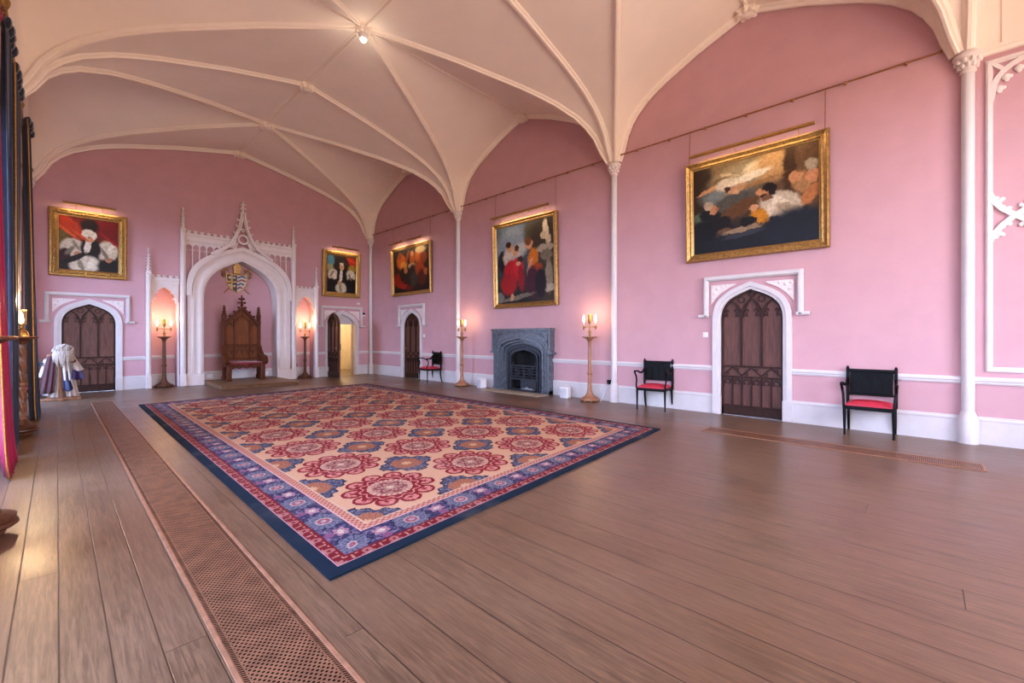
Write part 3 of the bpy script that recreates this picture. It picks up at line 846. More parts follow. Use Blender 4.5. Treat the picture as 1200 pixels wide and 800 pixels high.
b=MB().grid(lambda u,v:(-.08+.42*u,-.055+.04*v,.055+.045*math.sin(PI*u)*math.sin(PI*v)*(1+.4*math.sin(17*u))),16,4); o=obj('ash',b,plain('pale_ash','#8b929c',.9,var=.3,scale=40),fp); o['kind']='stuff'
hs=obj('hearth_stone',MB().box(-.95,.95,-.62,-.2,0.0,.012,.004),plain('pale_hearth_stone','#a89a86',.5,var=.15,scale=6),None)
tag(place(hs,(XR,FY,.001),RIGHT),'pale stone hearth slab on the floor before the fireplace','hearth')

# white boxes either side of the fireplace
def speaker(y,x,label,rz):
    s=thing('speaker_box',label,'speaker',(x,y,0),rz,'white boxes beside the fireplace')
    cab=obj('cabinet',MB().box(-.095,.095,-.09,.09,.0,.25,.01),PLASTIC,s)
    q=MB(); q.box(-.08,.08,-.096,-.088,.02,.23,.003)
    for k in range(9): q.box(-.07,.07,-.101,-.094,.035+.022*k,.045+.022*k)
    obj('grille',q,plain('pale_grey_grille','#c4c4ca',.6),cab); return s
speaker(8.52,7.80,'white box on the floor left of the fireplace',RIGHT-.1)
speaker(5.75,7.78,'white box on the floor right of the fireplace, beside the candle lamp',RIGHT+.15)

# ------------------------------------------------------------------ candle torcheres
FLAME=emit('candle_bulb_glow','#ffd9a0',14)
CANDLE=plain('ivory_candle','#efe2c8',.5,var=.03)
def torchere(label,loc,rz,wood,dish=.16,base=.19,h=1.36,lob=8,gold=True,group='candle torcheres'):
    t=thing('torchere',label,'floor lamp',loc,rz,group)
    b=MB().lathe([(base*.96,.02),(base,.035),(base*.98,.06),(base*.8,.085),(base*.62,.095),(base*.5,.12),(.065,.16),(.05,.22),(.046,.26)],0,0,32,8,.035)
    for k in range(8): a=2*PI*k/8; b.ball((base*.92*math.cos(a),base*.92*math.sin(a),.022),.03,8,5,(1,1,.73))
    obj('foot',b,wood,t)
    b=MB().lathe([(.046,.25)]+[(.043-.006*k/8,.27+.28*k/8) for k in range(9)],0,0,24,lob,.10,26)
    b.lathe([(.04,.55),(.055,.565),(.058,.58),(.055,.60),(.04,.615)],0,0,24)
    b.lathe([(.038-.006*k/14,.61+.62*k/14) for k in range(15)],0,0,24,lob,.10,26)
    obj('shaft',b,wood,t)
    b=MB().lathe([(.033,1.22),(.05,1.235),(.036,1.25),(.05,1.28),(.085,1.315),(dish*.8,1.335),(dish,1.348),(dish,1.362),(dish*.92,1.366),(dish*.3,1.352),(.0,1.352)],0,0,32,8,.03)
    obj('dish',b,wood,t)
    b=MB().lathe([(.055,1.352),(.058,1.365),(.03,1.38),(.022,1.41),(.034,1.44),(.04,1.46),(.02,1.48),(.014,1.54),(.022,1.56),(.014,1.58),(.014,1.62),(.03,1.65),(.044,1.68),(.048,1.74),(.046,1.80),(.05,1.82),(.046,1.83),(.0,1.83)],0,0,16)
    obj('stem',b,GOLD,t)
    for s in (-1,1):
        a=MB().tube([(0,0,1.55),(s*.05,0,1.57),(s*.10,0,1.565),(s*.145,0,1.555)],.009)
        a.lathe([(.006,1.50),(.02,1.51),(.012,1.53),(.03,1.555),(.032,1.57),(.016,1.575),(.018,1.61)],s*.145,0,12)
        ar=obj('arm',a,GOLD,t)
        obj('candle',MB().lathe([(.012,1.60),(.012,1.66),(.0,1.665)],s*.145,0,10),CANDLE,ar)
        obj('flame_bulb',MB().lathe([(.008,1.66),(.022,1.69),(.026,1.72),(.018,1.77),(.006,1.81),(.0,1.82)],s*.145,0,12),FLAME,ar)
    lamps.append((loc,rz)); return t
lamps=[]
torchere('pale brown two-candle torchere against the wall shaft left of the fireplace',(7.72,9.24,0),RIGHT,PALEWOOD)
torchere('pale brown two-candle torchere right of the fireplace, cable trailing to a wall socket',(7.74,5.09,0),RIGHT,PALEWOOD)
torchere('dark turned two-candle torchere in the niche left of the throne',(SX-1.83,YE-.02,0),0,DARKTURN,.145,.2)
torchere('dark turned two-candle torchere in the niche right of the throne, near the open door',(SX+1.83,YE-.02,0),0,DARKTURN,.145,.2)

# twisted column lamps on the window side
def twisted(label,loc):
    t=thing('column_lamp',label,'floor lamp',loc,0,'twisted column lamps')
    b=MB().lathe([(.10,0.0),(.11,.02),(.10,.035),(.15,.05),(.168,.065),(.165,.085),(.14,.095),(.155,.105),(.158,.125),(.13,.14),(.09,.15),(.075,.18),(.06,.22)],0,0,32)
    obj('foot',b,DARKTURN,t)
    b=MB().lathe([(.056,.2)]+[(.054-.004*k/20,.21+.45*k/20) for k in range(21)],0,0,30,5,.15,34)
    b.lathe([(.05,.66),(.062,.68),(.065,.70),(.062,.72),(.05,.74)],0,0,24)
    b.lathe([(.05-.003*k/24,.74+.52*k/24) for k in range(25)],0,0,30,5,.15,34)
    obj('twisted_shaft',b,plain('spiral_oak','#7d5238',.4,var=.3,scale=9),t)
    b=MB().lathe([(.05,1.25),(.06,1.27),(.075,1.30),(.12,1.325),(.165,1.335),(.168,1.352),(.15,1.356),(.0,1.345)],0,0,32); obj('dish',b,DARKTURN,t)
    b=MB().lathe([(.07,1.346),(.075,1.36),(.055,1.375),(.05,1.40),(.035,1.42),(.038,1.44),(.05,1.46),(.03,1.48),(.03,1.50),(.045,1.515),(.045,1.53),(.0,1.53)],0,0,16)
    for k in range(4): a=k*PI/2; b.tube([(.07*math.cos(a),.07*math.sin(a),1.36),(.06*math.cos(a),.06*math.sin(a),1.41),(.035*math.cos(a),.035*math.sin(a),1.45)],.01)
    gbs=obj('gilt_base',b,GOLD,t)
    obj('flame_bulb',MB().lathe([(.012,1.53),(.026,1.55),(.03,1.59),(.024,1.64),(.008,1.69),(.0,1.70)],0,0,12),FLAME,gbs)
    obj('glass_chimney',MB().lathe([(.05,1.535),(.05,1.72)],0,0,20),GLASS,gbs,solid=.003)
    b=MB()
    for z in (1.535,1.72): b.tube([(.052*math.cos(a*PI/12),.052*math.sin(a*PI/12),z) for a in range(24)],.005,6,closed=True)
    for k in range(4): a=k*PI/2+.5; b.tube([(.053*math.cos(a),.053*math.sin(a),1.53),(.053*math.cos(a),.053*math.sin(a),1.72)],.003,6)
    obj('gallery',b,GOLD,gbs); lamps2.append(loc); return t
lamps2=[]
twisted('twisted oak column lamp with lit glass chimney against the navy curtain',(-.335,9.0,0))
twisted('near twisted column lamp cut off by the left edge, its round foot on bare boards',(-.345,4.60,0))
# ------------------------------------------------------------------ ebonised armchairs
def armchair(label,loc,rz,group='black armchairs with red seats'):
    c=thing('armchair',label,'chair',loc,rz,group)
    hw,d=.265,.225
    obj('seat_cushion',MB().grid(lambda u,v:(-hw+.02+(2*hw-.04)*u,-d+.0+(2*d-.03)*v,.425+.055*(max(0,math.sin(PI*u)*math.sin(PI*v))**.35)),12,10)
        .box(-hw+.02,hw-.02,-d,d-.03,.40,.427),REDSEAT,c)
    b=MB(); b.box(-hw,hw,-d-.015,d,.355,.405,.008); obj('seat_rail',b,EBONY,c)
    b=MB(); b.box(-hw+.03,hw-.03,d-.012,d+.012,.53,.865,.004); b.box(-hw+.01,hw-.01,d-.028,d+.02,.845,.89,.008); b.box(-hw+.01,hw-.01,d-.022,d+.016,.515,.545,.006)
    n=4; pw=2*(hw-.03)/n
    for k in range(n):
        x0=-hw+.03+pw*(k+.5); bar(b,shift(arch(pw/2-.006,.69,.80,6,.55),x0),.014,.014,d-.012); bar(b,arc(x0+pw/2,.815,.02,0,360,8),.009,.01,d-.014) if k<n-1 else None
    for v in b.v: pass
    obj('backrest',b,EBONY,c)
    for s in (-1,1):
        x=s*hw
        p=MB(); p.sweep([(x,d+.0,.36),(x,d-.0,.5),(x,d+.004,.9)],[(-.018,-.018),(.018,-.018),(.018,.018),(-.018,.018)],up=(1,0,0)); p.lathe([(.019,.895),(.021,.905),(.012,.915),(.016,.925),(.0,.935)],x,d+.004,8); obj('back_post',p,EBONY,c)
        a=MB(); a.tube([(x,d-.01,.745),(x*1.01,d-.07,.70),(x*1.03,d-.16,.665),(x*1.06,d-.24,.675),(x*1.08,d-.31,.705),(x*1.08,-d-.035,.715),(x*1.08,-d-.05,.69)],.017,8)
        a.ball((x*1.08,-d-.035,.70),.026,8,6,(.8,1,1))
        a.tube([(x*1.08,-d-.035,.69),(x*1.07,-d+.03,.62),(x*1.03,-d+.03,.55),(x*1.0,-d-.01,.46),(x,-d,.40)],.016,8); obj('arm',a,EBONY,c)
        l=MB(); l.lathe([(.02,.40),(.026,.385),(.02,.36),(.022,.33),(.013,.03),(.014,0)],x*.97,-d+.01,8); obj('front_leg',l,EBONY,c)
        l=MB(); l.sweep([(x*.97,d-.01,.37),(x*.97,d-.012,.24),(x*.97,d+.012,.10),(x*.97,d+.045,0)],[(-.016,-.016),(.016,-.016),(.016,.016),(-.016,.016)],up=(1,0,0),scale=[1,1,.9,.75]); obj('rear_leg',l,EBONY,c)
    return c
chair=armchair('black armchair with red seat standing nearest, right of the large carved door',(7.755,.53,0),RIGHT)
dup(chair,(7.755,3.66,0),RIGHT+.13,'black armchair with red seat left of the large carved door, turned slightly')
dup(chair,(7.755,10.77,0),RIGHT-.15,'black armchair with red seat beside the narrow far door')
dup(chair,(-.53,11.85,0),LEFT+0.0,'armchair with faded red seat half hidden behind the navy curtain')

# ------------------------------------------------------------------ paintings
def painting_mat(name,w,h,base,blobs,warp=.02):
    m,nt,b=newmat(name)
    tc=coords(nt)
    x,y,z=sep(nt,tc)
    p=x/w+.5; q=z/h+.5
    nz=noise(nt,tc,7,4,.6); nv=nt.nodes.new('ShaderNodeSeparateColor'); nt.links.new(nz.outputs[1],nv.inputs[0])
    nz2=noise(nt,tc,15,4,.65); nv2=nt.nodes.new('ShaderNodeSeparateColor'); nt.links.new(nz2.outputs[1],nv2.inputs[0])
    p=p+(N(nt,nv.outputs[0])-.5)*warp*2+(N(nt,nv2.outputs[0])-.5)*.05; q=q+(N(nt,nv.outputs[1])-.5)*warp*2+(N(nt,nv2.outputs[1])-.5)*.05
    vec=comb(nt,p,q)
    col=mixc(nt,q.sst(0,1),rgb(base[0]),rgb(base[1]))
    if len(base)>2: col=mixc(nt,p.sst(.45,1),col,rgb(base[2]))
    for (cx,cy,rx,ry,rot,c,soft) in blobs:
        mp=nt.nodes.new('ShaderNodeMapping'); mp.vector_type='TEXTURE'
        mp.inputs['Location'].default_value=(cx,cy,0); mp.inputs['Rotation'].default_value=(0,0,math.radians(rot)); mp.inputs['Scale'].default_value=(rx,ry,1)
        nt.links.new(vec,mp.inputs[0])
        ln=nt.nodes.new('ShaderNodeVectorMath'); ln.operation='LENGTH'; nt.links.new(mp.outputs[0],ln.inputs[0])
        f=1-N(nt,ln.outputs['Value']).sst(1-soft*.6,1+soft*.6)
        col=mixc(nt,f,col,rgb(c))
    n2=N(nt,noise(nt,tc,22,5,.7).outputs[0]).sst(.35,.75)
    col=mixc(nt,n2*.35,col,rgb('#1c120d'))
    gm=nt.nodes.new('ShaderNodeGamma'); gm.inputs[1].default_value=1.35; nt.links.new(col,gm.inputs[0]); col=gm.outputs[0]
    nt.links.new(col,b.inputs['Base Color']); b.inputs['Roughness'].default_value=.5; b.inputs['Specular IOR Level'].default_value=.25
    return m
def frame_mb(w,h,prof):
    mb=MB(); vs=[]
    for ins,y in prof:
        a,c=w/2-ins,h/2-ins
        vs+=[(-a,y,-c),(a,y,-c),(a,y,c),(-a,y,c)]
    fs=[[i*4+k,i*4+(k+1)%4,(i+1)*4+(k+1)%4,(i+1)*4+k] for i in range(len(prof)-1) for k in range(4)]
    return mb.add(vs,fs)
def ornament(mb,w,h,fw,y):
    for (ax,n) in ((0,int(w/.062)),(1,int(h/.062))):
        L=w if ax==0 else h; O=h if ax==0 else w
        for k in range(n+1):
            t=-L/2+.03+(L-.06)*k/n
            for s in (-1,1):
                for ins,r in ((.028,.026),(fw*.55,.03)):
                    o=s*(O/2-ins-.006*math.sin(k*2.3)); rr=r*(.8+.35*math.sin(k*1.7+ins*50))
                    mb.ball((t,y,o) if ax==0 else (o,y,t),max(.012,rr),5,4,(1,.6,1))
def painting(label,loc,rz,w,h,fw,mat,ornate=False,wires=0,tilt=.03,group='gilt framed paintings',plain_prof=None):
    t=thing('painting',label,'painting',loc,rz,group); t.rotation_euler=(tilt,0,rz)
    if ornate:
        pr=[(0,0),(0,-.05),(.02,-.085),(.05,-.09),(.075,-.06),(fw*.6,-.075),(fw*.8,-.05),(fw-.012,-.035),(fw,-.03),(fw,0)]
        fm=frame_mb(w,h,pr); ornament(fm,w,h,fw,-.068); fo=obj('frame',fm,ORNATE,t)
    else:
        pr=[(0,0),(0,-.06),(.012,-.085),(.03,-.09),(.045,-.07),(fw*.55,-.05),(fw*.75,-.06),(fw-.015,-.04),(fw,-.035),(fw,0)]
        fo=obj('frame',frame_mb(w,h,pr),GOLD,t)
    obj('sight_edge',frame_mb(w-2*fw+.03,h-2*fw+.03,[(0,-.03),(0,-.045),(.012,-.042),(.02,-.03)]),BRASS,fo)
    obj('canvas',MB().box(-w/2+fw-.01,w/2-fw+.01,-.028,-.005,-h/2+fw-.01,h/2-fw+.01),mat,t)
    for k in range(wires):
        s=-1 if k==0 else 1; x=s*(w/2-.06)
        obj('hanging_wire',MB().tube([(x,-.02,h/2-.02),(x,.04,5.07-loc[2])],.006,6),DULLBRASS,t)
    return t
PB=painting_mat('devotional_canvas',1.88,1.5,('#1f1b1a','#8a7656','#7c6040'),[
 (.06,.75,.12,.5,0,'#4a3824',.5),(.22,.10,.30,.16,0,'#16181c',.4),(.42,.80,.28,.16,15,'#a89a7c',.6),(.55,.86,.12,.08,10,'#e0d2b0',.5),(.68,.86,.14,.16,0,'#caa878',.6),(.80,.75,.05,.4,0,'#5e4426',.6),
 (.30,.62,.22,.12,-8,'#8d9490',.6),(.35,.55,.2,.09,20,'#6c6a60',.5),(.40,.45,.2,.08,28,'#7a5a38',.5),
 (.16,.74,.13,.022,24,'#d0a67c',.35),(.36,.84,.12,.03,-22,'#c8b898',.4),(.24,.82,.10,.03,12,'#8f7a5c',.5),(.52,.70,.25,.02,12,'#b08c5e',.5),(.30,.76,.09,.07,10,'#d8cdb4',.4),(.40,.72,.07,.05,-5,'#caa682',.4),(.31,.70,.028,.035,0,'#5a3524',.4),(.36,.66,.05,.025,-20,'#d8b08a',.35),(.48,.79,.18,.04,14,'#e8dfc6',.4),
 (.08,.37,.17,.12,28,'#76836c',.3),(.12,.20,.26,.19,-10,'#1d2024',.3),(.15,.44,.10,.07,-20,'#23272a',.3),(.185,.50,.035,.055,0,'#c99a74',.25),(.215,.50,.015,.018,0,'#c08a66',.3),(.135,.55,.04,.05,0,'#c9b8a0',.35),(.25,.33,.09,.07,30,'#2a2420',.3),(.28,.20,.08,.06,25,'#8f6e4a',.4),
 (.55,.13,.45,.15,6,'#262b35',.4),(.46,.23,.2,.035,9,'#a8947a',.3),(.45,.17,.19,.03,9,'#4c5058',.3),
 (.72,.30,.22,.13,-25,'#262a34',.35),(.73,.43,.17,.13,-28,'#d2c6b0',.25),(.68,.38,.007,.012,0,'#3a2c24',.4),(.73,.46,.007,.012,0,'#3a2c24',.4),(.78,.42,.007,.012,0,'#3a2c24',.4),(.83,.36,.007,.012,0,'#3a2c24',.4),(.74,.37,.007,.012,0,'#3a2c24',.4),
 (.62,.54,.05,.05,30,'#c0926c',.35),(.585,.59,.035,.05,20,'#d0a078',.25),(.555,.585,.014,.016,0,'#cf9d76',.3),(.60,.545,.03,.02,10,'#4a3020',.4),(.645,.63,.055,.045,-20,'#2e1d16',.3),(.665,.575,.025,.05,-10,'#35231a',.35),(.80,.36,.12,.05,-35,'#b9aa92',.4),(.66,.40,.03,.12,-15,'#e4d8c2',.4),(.70,.49,.09,.03,-30,'#ece2cc',.4),(.63,.52,.04,.03,0,'#8a6a50',.4),(.57,.34,.06,.10,35,'#d39a2e',.3),(.525,.44,.035,.035,0,'#dcae88',.3),
 (.47,.30,.07,.05,10,'#1b1716',.3),(.88,.14,.30,.22,0,'#2b333e',.4),(.88,.62,.07,.12,10,'#b89468',.4),(.84,.68,.045,.055,0,'#cfa076',.3),(.96,.66,.05,.07,0,'#d4a078',.3),(.95,.78,.05,.06,0,'#b9ad94',.35),(.95,.48,.05,.12,-30,'#c08a5a',.35)])
PM=painting_mat('figure_group_canvas',1.89,1.96,('#2a2822','#6e7c88','#5a4c3c'),[
 (.25,.78,.3,.18,15,'#9aa6ae',.6),(.35,.64,.25,.10,20,'#c3c2ba',.6),(.62,.84,.10,.18,0,'#6a6450',.6),(.82,.75,.22,.25,0,'#57493a',.5),(.88,.86,.05,.13,8,'#e6d8bc',.25),(.84,.80,.05,.05,40,'#d8c8a8',.3),(.92,.74,.04,.06,-20,'#d8c8a8',.3),
 (.86,.64,.15,.05,4,'#b9b09c',.25),(.88,.56,.10,.07,0,'#8f8674',.3),(.92,.30,.06,.2,0,'#a49a86',.35),(.92,.16,.10,.05,0,'#c2b8a4',.3),
 (.12,.55,.09,.14,0,'#22262c',.35),(.22,.58,.09,.12,20,'#d2c6b6',.35),(.25,.72,.055,.06,0,'#d3a580',.25),(.23,.76,.05,.04,0,'#4a2d20',.35),(.35,.66,.05,.06,0,'#dcb08c',.25),(.38,.70,.04,.04,0,'#6b4026',.35),
 (.28,.40,.15,.16,-12,'#c1202e',.25),(.22,.25,.15,.14,0,'#b3202a',.3),(.40,.46,.09,.12,10,'#cf3040',.3),(.45,.30,.06,.16,5,'#a01f30',.35),(.44,.55,.05,.04,0,'#5a3324',.3),(.40,.50,.04,.03,0,'#d8ac88',.3),
 (.60,.72,.06,.06,0,'#d8a884',.25),(.58,.76,.06,.05,0,'#8a5c34',.35),(.66,.52,.09,.15,-8,'#d58a26',.25),(.72,.40,.10,.08,0,'#b25a26',.35),(.60,.44,.03,.12,-25,'#d8a884',.3),(.64,.24,.11,.20,0,'#5a2840',.3),(.78,.22,.09,.18,0,'#33222e',.35),
 (.38,.07,.3,.03,8,'#8c8474',.4),(.28,.08,.03,.05,-20,'#cfa684',.3),(.06,.08,.07,.07,0,'#8c8a86',.3)])
PF=painting_mat('crowded_figures_canvas',2.06,1.44,('#1c1512','#3c342e'),[
 (.5,.5,.5,.4,0,'#4a2c1a',.6),(.25,.70,.14,.2,20,'#c8763a',.5),(.30,.62,.10,.1,0,'#e2a552',.5),(.20,.86,.05,.08,0,'#9a5a30',.4),(.42,.82,.04,.14,-20,'#a86434',.4),(.55,.72,.07,.16,0,'#c47438',.45),(.55,.86,.05,.06,0,'#d8a070',.4),
 (.72,.78,.10,.18,0,'#d2803a',.45),(.85,.74,.09,.14,0,'#a4562c',.45),(.78,.92,.14,.08,0,'#c9b68c',.5),(.54,.58,.10,.07,0,'#e8cda0',.4),(.56,.40,.13,.22,0,'#3a3634',.4),(.58,.28,.10,.16,0,'#57524c',.4),
 (.75,.48,.12,.2,10,'#b45c2c',.45),(.80,.30,.12,.18,0,'#6e3420',.45),(.90,.42,.05,.08,0,'#c27a48',.4),(.15,.30,.16,.16,20,'#a82c1c',.4),(.30,.14,.18,.06,-14,'#b0341e',.4),(.28,.42,.10,.16,0,'#3c2a20',.4),(.45,.10,.1,.06,0,'#7a2a20',.4),(.36,.50,.05,.07,0,'#c8905c',.4)])
def portrait(nm,w,h,bg,seat):
    return painting_mat(nm,w,h,bg,seat,.012)
PL=portrait('red_curtain_portrait',1.06,1.28,('#2e201a','#8a3026'),[
 (.15,.85,.5,.12,-32,'#c8542c',.5),(.05,.55,.14,.2,0,'#8a7a44',.5),(.85,.78,.3,.2,-25,'#8e2028',.5),(.5,.85,.15,.14,0,'#2e1c1a',.5),(.9,.5,.2,.07,-30,'#c06a2a',.5),
 (.22,.42,.20,.17,15,'#dcd3c0',.25),(.80,.40,.19,.20,-25,'#dcd3c0',.25),(.10,.28,.09,.12,0,'#4a2420',.4),(.52,.42,.17,.22,0,'#2a2024',.3),(.47,.48,.055,.16,-12,'#ece6d8',.25),(.42,.12,.26,.17,8,'#e0d8c6',.25),(.85,.12,.22,.14,0,'#1d1a20',.4),
 (.51,.65,.09,.10,0,'#d9ab8a',.2),(.47,.71,.10,.08,15,'#ece7da',.3),(.58,.68,.04,.07,0,'#ece7da',.3),(.30,.30,.05,.05,0,'#d0a080',.3),(.82,.24,.06,.05,0,'#cf9c78',.3),(.18,.36,.04,.11,-40,'#938a7a',.7),(.28,.46,.03,.10,35,'#a59c8a',.7),(.76,.34,.03,.13,30,'#938a7a',.7),(.86,.46,.04,.10,-20,'#f0eadb',.6),(.36,.10,.04,.12,20,'#a39a88',.7),(.52,.14,.05,.10,-15,'#efe8d8',.6),(.10,.74,.30,.03,-35,'#e27a40',.6),(.34,.66,.18,.025,-38,'#d86a34',.6),(.85,.62,.22,.025,-35,'#b03030',.6),(.49,.645,.02,.02,0,'#b07a60',.5),(.25,.22,.25,.05,30,'#241c20',.4)])
PR=portrait('blue_sky_portrait',1.06,1.28,('#1c1a1c','#4a3a2c'),[
 (.12,.85,.13,.18,0,'#6aa0b0',.4),(.10,.66,.12,.10,0,'#b8b48c',.5),(.86,.86,.18,.12,-20,'#b8402a',.4),(.84,.68,.14,.10,0,'#b79a44',.5),(.5,.82,.2,.2,0,'#3a3028',.5),
 (.20,.48,.17,.15,20,'#dcd4c2',.25),(.80,.48,.17,.16,-20,'#dcd4c2',.25),(.5,.45,.17,.22,0,'#1e1c20',.3),(.47,.45,.05,.22,-6,'#e8e2d4',.25),(.48,.13,.19,.15,0,'#d8d2bc',.25),(.16,.2,.12,.18,0,'#16161a',.35),(.82,.22,.18,.2,0,'#16161a',.35),
 (.50,.70,.075,.095,0,'#e0b894',.2),(.49,.78,.07,.04,0,'#e4dccb',.35),(.42,.27,.07,.04,0,'#cfa684',.35),(.17,.50,.03,.10,-30,'#9a9280',.7),(.26,.44,.025,.08,30,'#f0e9da',.6),(.78,.44,.03,.10,25,'#9a9280',.7),(.86,.52,.03,.08,-20,'#f0e9da',.6),(.46,.12,.04,.11,12,'#a39c88',.7),(.62,.80,.12,.03,-30,'#5e4a38',.6),(.80,.90,.16,.03,-25,'#d05a3a',.6)])
pb=painting('large gilt framed painting of kneeling figures above the big carved door',(XR-.035,2.08,3.59),RIGHT,2.15,1.77,.135,PB,wires=2)
pm=painting('tall gilt framed painting of red-robed figures above the fireplace',(XR-.035,7.17,3.19),RIGHT,2.12,2.19,.115,PM,wires=2)
pf=painting('dark crowded figure painting in gilt frame above the narrow far door',(XR-.035,12.14,3.545),RIGHT,2.27,1.62,.105,PF,wires=2)
painting('ornate gilt portrait of a white-sleeved sitter before red drapery, over the closed door',(.56,YE-.03,3.60),END,1.375,1.60,.165,PL,True)
painting('ornate gilt framed portrait with blue sky patch, over the open door',(6.89,YE-.03,3.54),END,1.375,1.60,.165,PR,True)

def area(name,loc,rot,sx,sy,power,col,spread=None):
    l=bpy.data.lights.new(name,'AREA'); l.shape='RECTANGLE'; l.size=sx; l.size_y=sy; l.energy=power; l.color=col
    if spread: l.spread=spread
    o=bpy.data.objects.new(name,l); C.objects.link(o); o.location=loc; o.rotation_euler=rot; return o
def point(name,loc,power,col,r=.04):
    l=bpy.data.lights.new(name,'POINT'); l.energy=power; l.color=col; l.shadow_soft_size=r
    o=bpy.data.objects.new(name,l); C.objects.link(o); o.location=loc; return o
WARM=(1,.66,.36); WARM2=(1,.74,.48)
def picture_light(label,loc,rz,L,zf,out,power,arms=3):
    """brass trough on arms; zf: height of the frame top it is fixed to"""
    t=thing('picture_light',label,'picture light',loc,rz,'brass picture lights')
    b=MB(); b.sweep([(-L/2,0,0),(0,0,0),(L/2,0,0)],[(.0-.035,.02),(-.03,-.015),(0,-.03),(.03,-.015),(.035,.02),(.028,.02),(.022,-.008),(0,-.02),(-.022,-.008),(-.028,.02)],up=(0,1,0))
    for s in (-1,1): b.box(s*L/2-.004,s*L/2+.004,-.034,.034,-.022,.028)
    obj('trough',b,BRASS,t)
    for k in range(arms):
        x=-L/2+L*(k+.5)/arms
        obj('bracket_arm',MB().tube([(x,.0,.02),(x,.03,.04),(x,out*.55,.03),(x,out-.03,-.04),(x,out-.02,zf)],.006,6),BRASS,t)
    f=Vector((math.sin(-rz),math.cos(rz),0)) if 0 else (Matrix.Rotation(rz,3,'Z')@Vector((0,1,0)))
    p=Vector(loc)
    area('picture_lamp',(p.x,p.y,p.z-.035),(math.radians(28),0,rz),L*.92,.03,power,WARM2)
    return t
picture_light('long brass picture light over the large painting of kneeling figures',(7.76,2.08,4.54),RIGHT,1.83,-.07,.2,5,4)
picture_light('brass picture light over the fireplace painting',(7.78,7.19,4.41),RIGHT,1.87,-.12,.2,5,4)
picture_light('short brass picture light over the dark crowded painting, nearer the corner',(7.78,12.77,4.47),RIGHT,.74,-.11,.2,4.5,2)
picture_light('short brass picture light over the dark crowded painting, nearer the fireplace',(7.78,11.67,4.47),RIGHT,.74,-.11,.2,4.5,2)
picture_light('thin brass picture light over the red curtain portrait',(.56,YE-.25,4.51),END,.92,-.10,.2,3.5,2)
picture_light('thin brass picture light over the portrait by the open door',(6.95,YE-.25,4.43),END,.92,-.08,.2,3.5,2)

# ------------------------------------------------------------------ picture rods
def rod(y0,y1,label):
    t=thing('picture_rod',label,'picture rail',(XR,(y0+y1)/2,5.085),RIGHT,'brass picture rods')
    L=abs(y1-y0); b=MB().tube([(-L/2,-.06,0),(0,-.06,0),(L/2,-.06,0)],.013,8)
    for s in (-1,1): b.lathe([(.0,0),(.02,.01),(.024,.03),(.015,.05),(.0,.055)],0,0,8).xf(Matrix.Translation((s*L/2,-.06,0))@Matrix.Rotation(s*PI/2,4,'Y')@Matrix.Translation((0,0,-.03)),len(b.v)-0) if 0 else b.ball((s*L/2,-.06,0),.024,8,6)
    obj('rod',b,DULLBRASS,t)
    n=max(2,int(L/.62))
    for k in range(n):
        x=-L/2+L*(k+.5)/n; q=MB().tube([(x,-.06,0),(x,-.03,-.01),(x,0,-.012)],.008,6); q.ball((x,-.062,-.008),.026,8,5); obj('bracket',q,DULLBRASS,t)
rod(-.17,4.48,'brass picture rod above the large painting and carved door')
rod(4.84,9.57,'brass picture rod above the fireplace painting')
rod(9.92,14.62,'brass picture rod in the far bay by the corner')

# ------------------------------------------------------------------ curtains on the window side
def curtain(label,y0,y1,xb,xt,z1,mat,folds,amp,braid=.05,name='curtain'):
    t=thing(name,label,'curtain',((xb+xt)/2,(y0+y1)/2,0),0,None)
    ox,oy=(xb+xt)/2,(y0+y1)/2
    def fn(u,v):
        sp=1-.10*math.sin(PI*min(1,v*1.15)); y=oy+(y1-y0)*(u-.5)*(sp if v>.0 else 1)
        x=xb+(xt-xb)*v**.6+amp*(1-.35*v)*math.sin(2*PI*folds*u+.4*math.sin(3*v))+amp*.3*math.sin(5.3*PI*folds*u+2*v)
        return (x-ox,y-oy,.012+(z1-.012)*v)
    obj('cloth',MB().grid(fn,int(folds*14),36),mat,t,solid=.012)
    q=MB().grid(lambda u,v:(lambda p,r:(p[0]+.012,p[1]-braid*.9+braid*u,p[2]))(fn(0.0,v),0),2,36)
    if braid: obj('braid_edge',q,BRAID,t,solid=.01)
    q=MB()
    for k in range(int(folds*3)): 
        u=(k+.5)/int(folds*3); p=fn(u,1); q.ball((p[0]+.02,p[1],z1-.01),.045,7,5,(.8,1,1.5))
    obj('gathered_heading',q,mat,t); return t
curtain('red silk curtain with gold braid edge at the left of the view',6.25,7.22,-.315,-.46,4.82,RED,5.5,.022)
curtain('navy velvet curtain directly behind the red silk one',7.36,8.20,-.36,-.40,4.86,NAVY,5,.035,0)
curtain('navy velvet curtain edged with gold braid behind the twisted lamp',8.45,9.62,-.385,-.385,4.84,NAVY,6,.03,.10)
curtain('farthest navy velvet curtain, hanging beside the robe stand',10.35,11.15,-.235,-.34,4.82,NAVY,5,.045,.035)
def pole(y0,y1,label):
    t=thing('curtain_pole',label,'curtain pole',(-.40,(y0+y1)/2,4.99),0); L=(y1-y0)/2
    rd=obj('rod',MB().tube([(0,-L,0),(0,0,0),(0,L,0)],.028,12),GOLD,t)
    for s in (-1,1):
        q=MB().lathe([(.03,-.03),(.045,-.02),(.03,0),(.055,.03),(.06,.07),(.03,.11),(.0,.13)],0,0,12); q.xf(Matrix.Translation((0,s*L,0))@Matrix.Rotation(-s*PI/2,4,'X')); obj('finial',q,GOLD,rd)
        q=MB().box(-.13,.02,s*(L-.12)-.02,s*(L-.12)+.02,-.05,.035,.008); obj('bracket',q,GOLD,t)
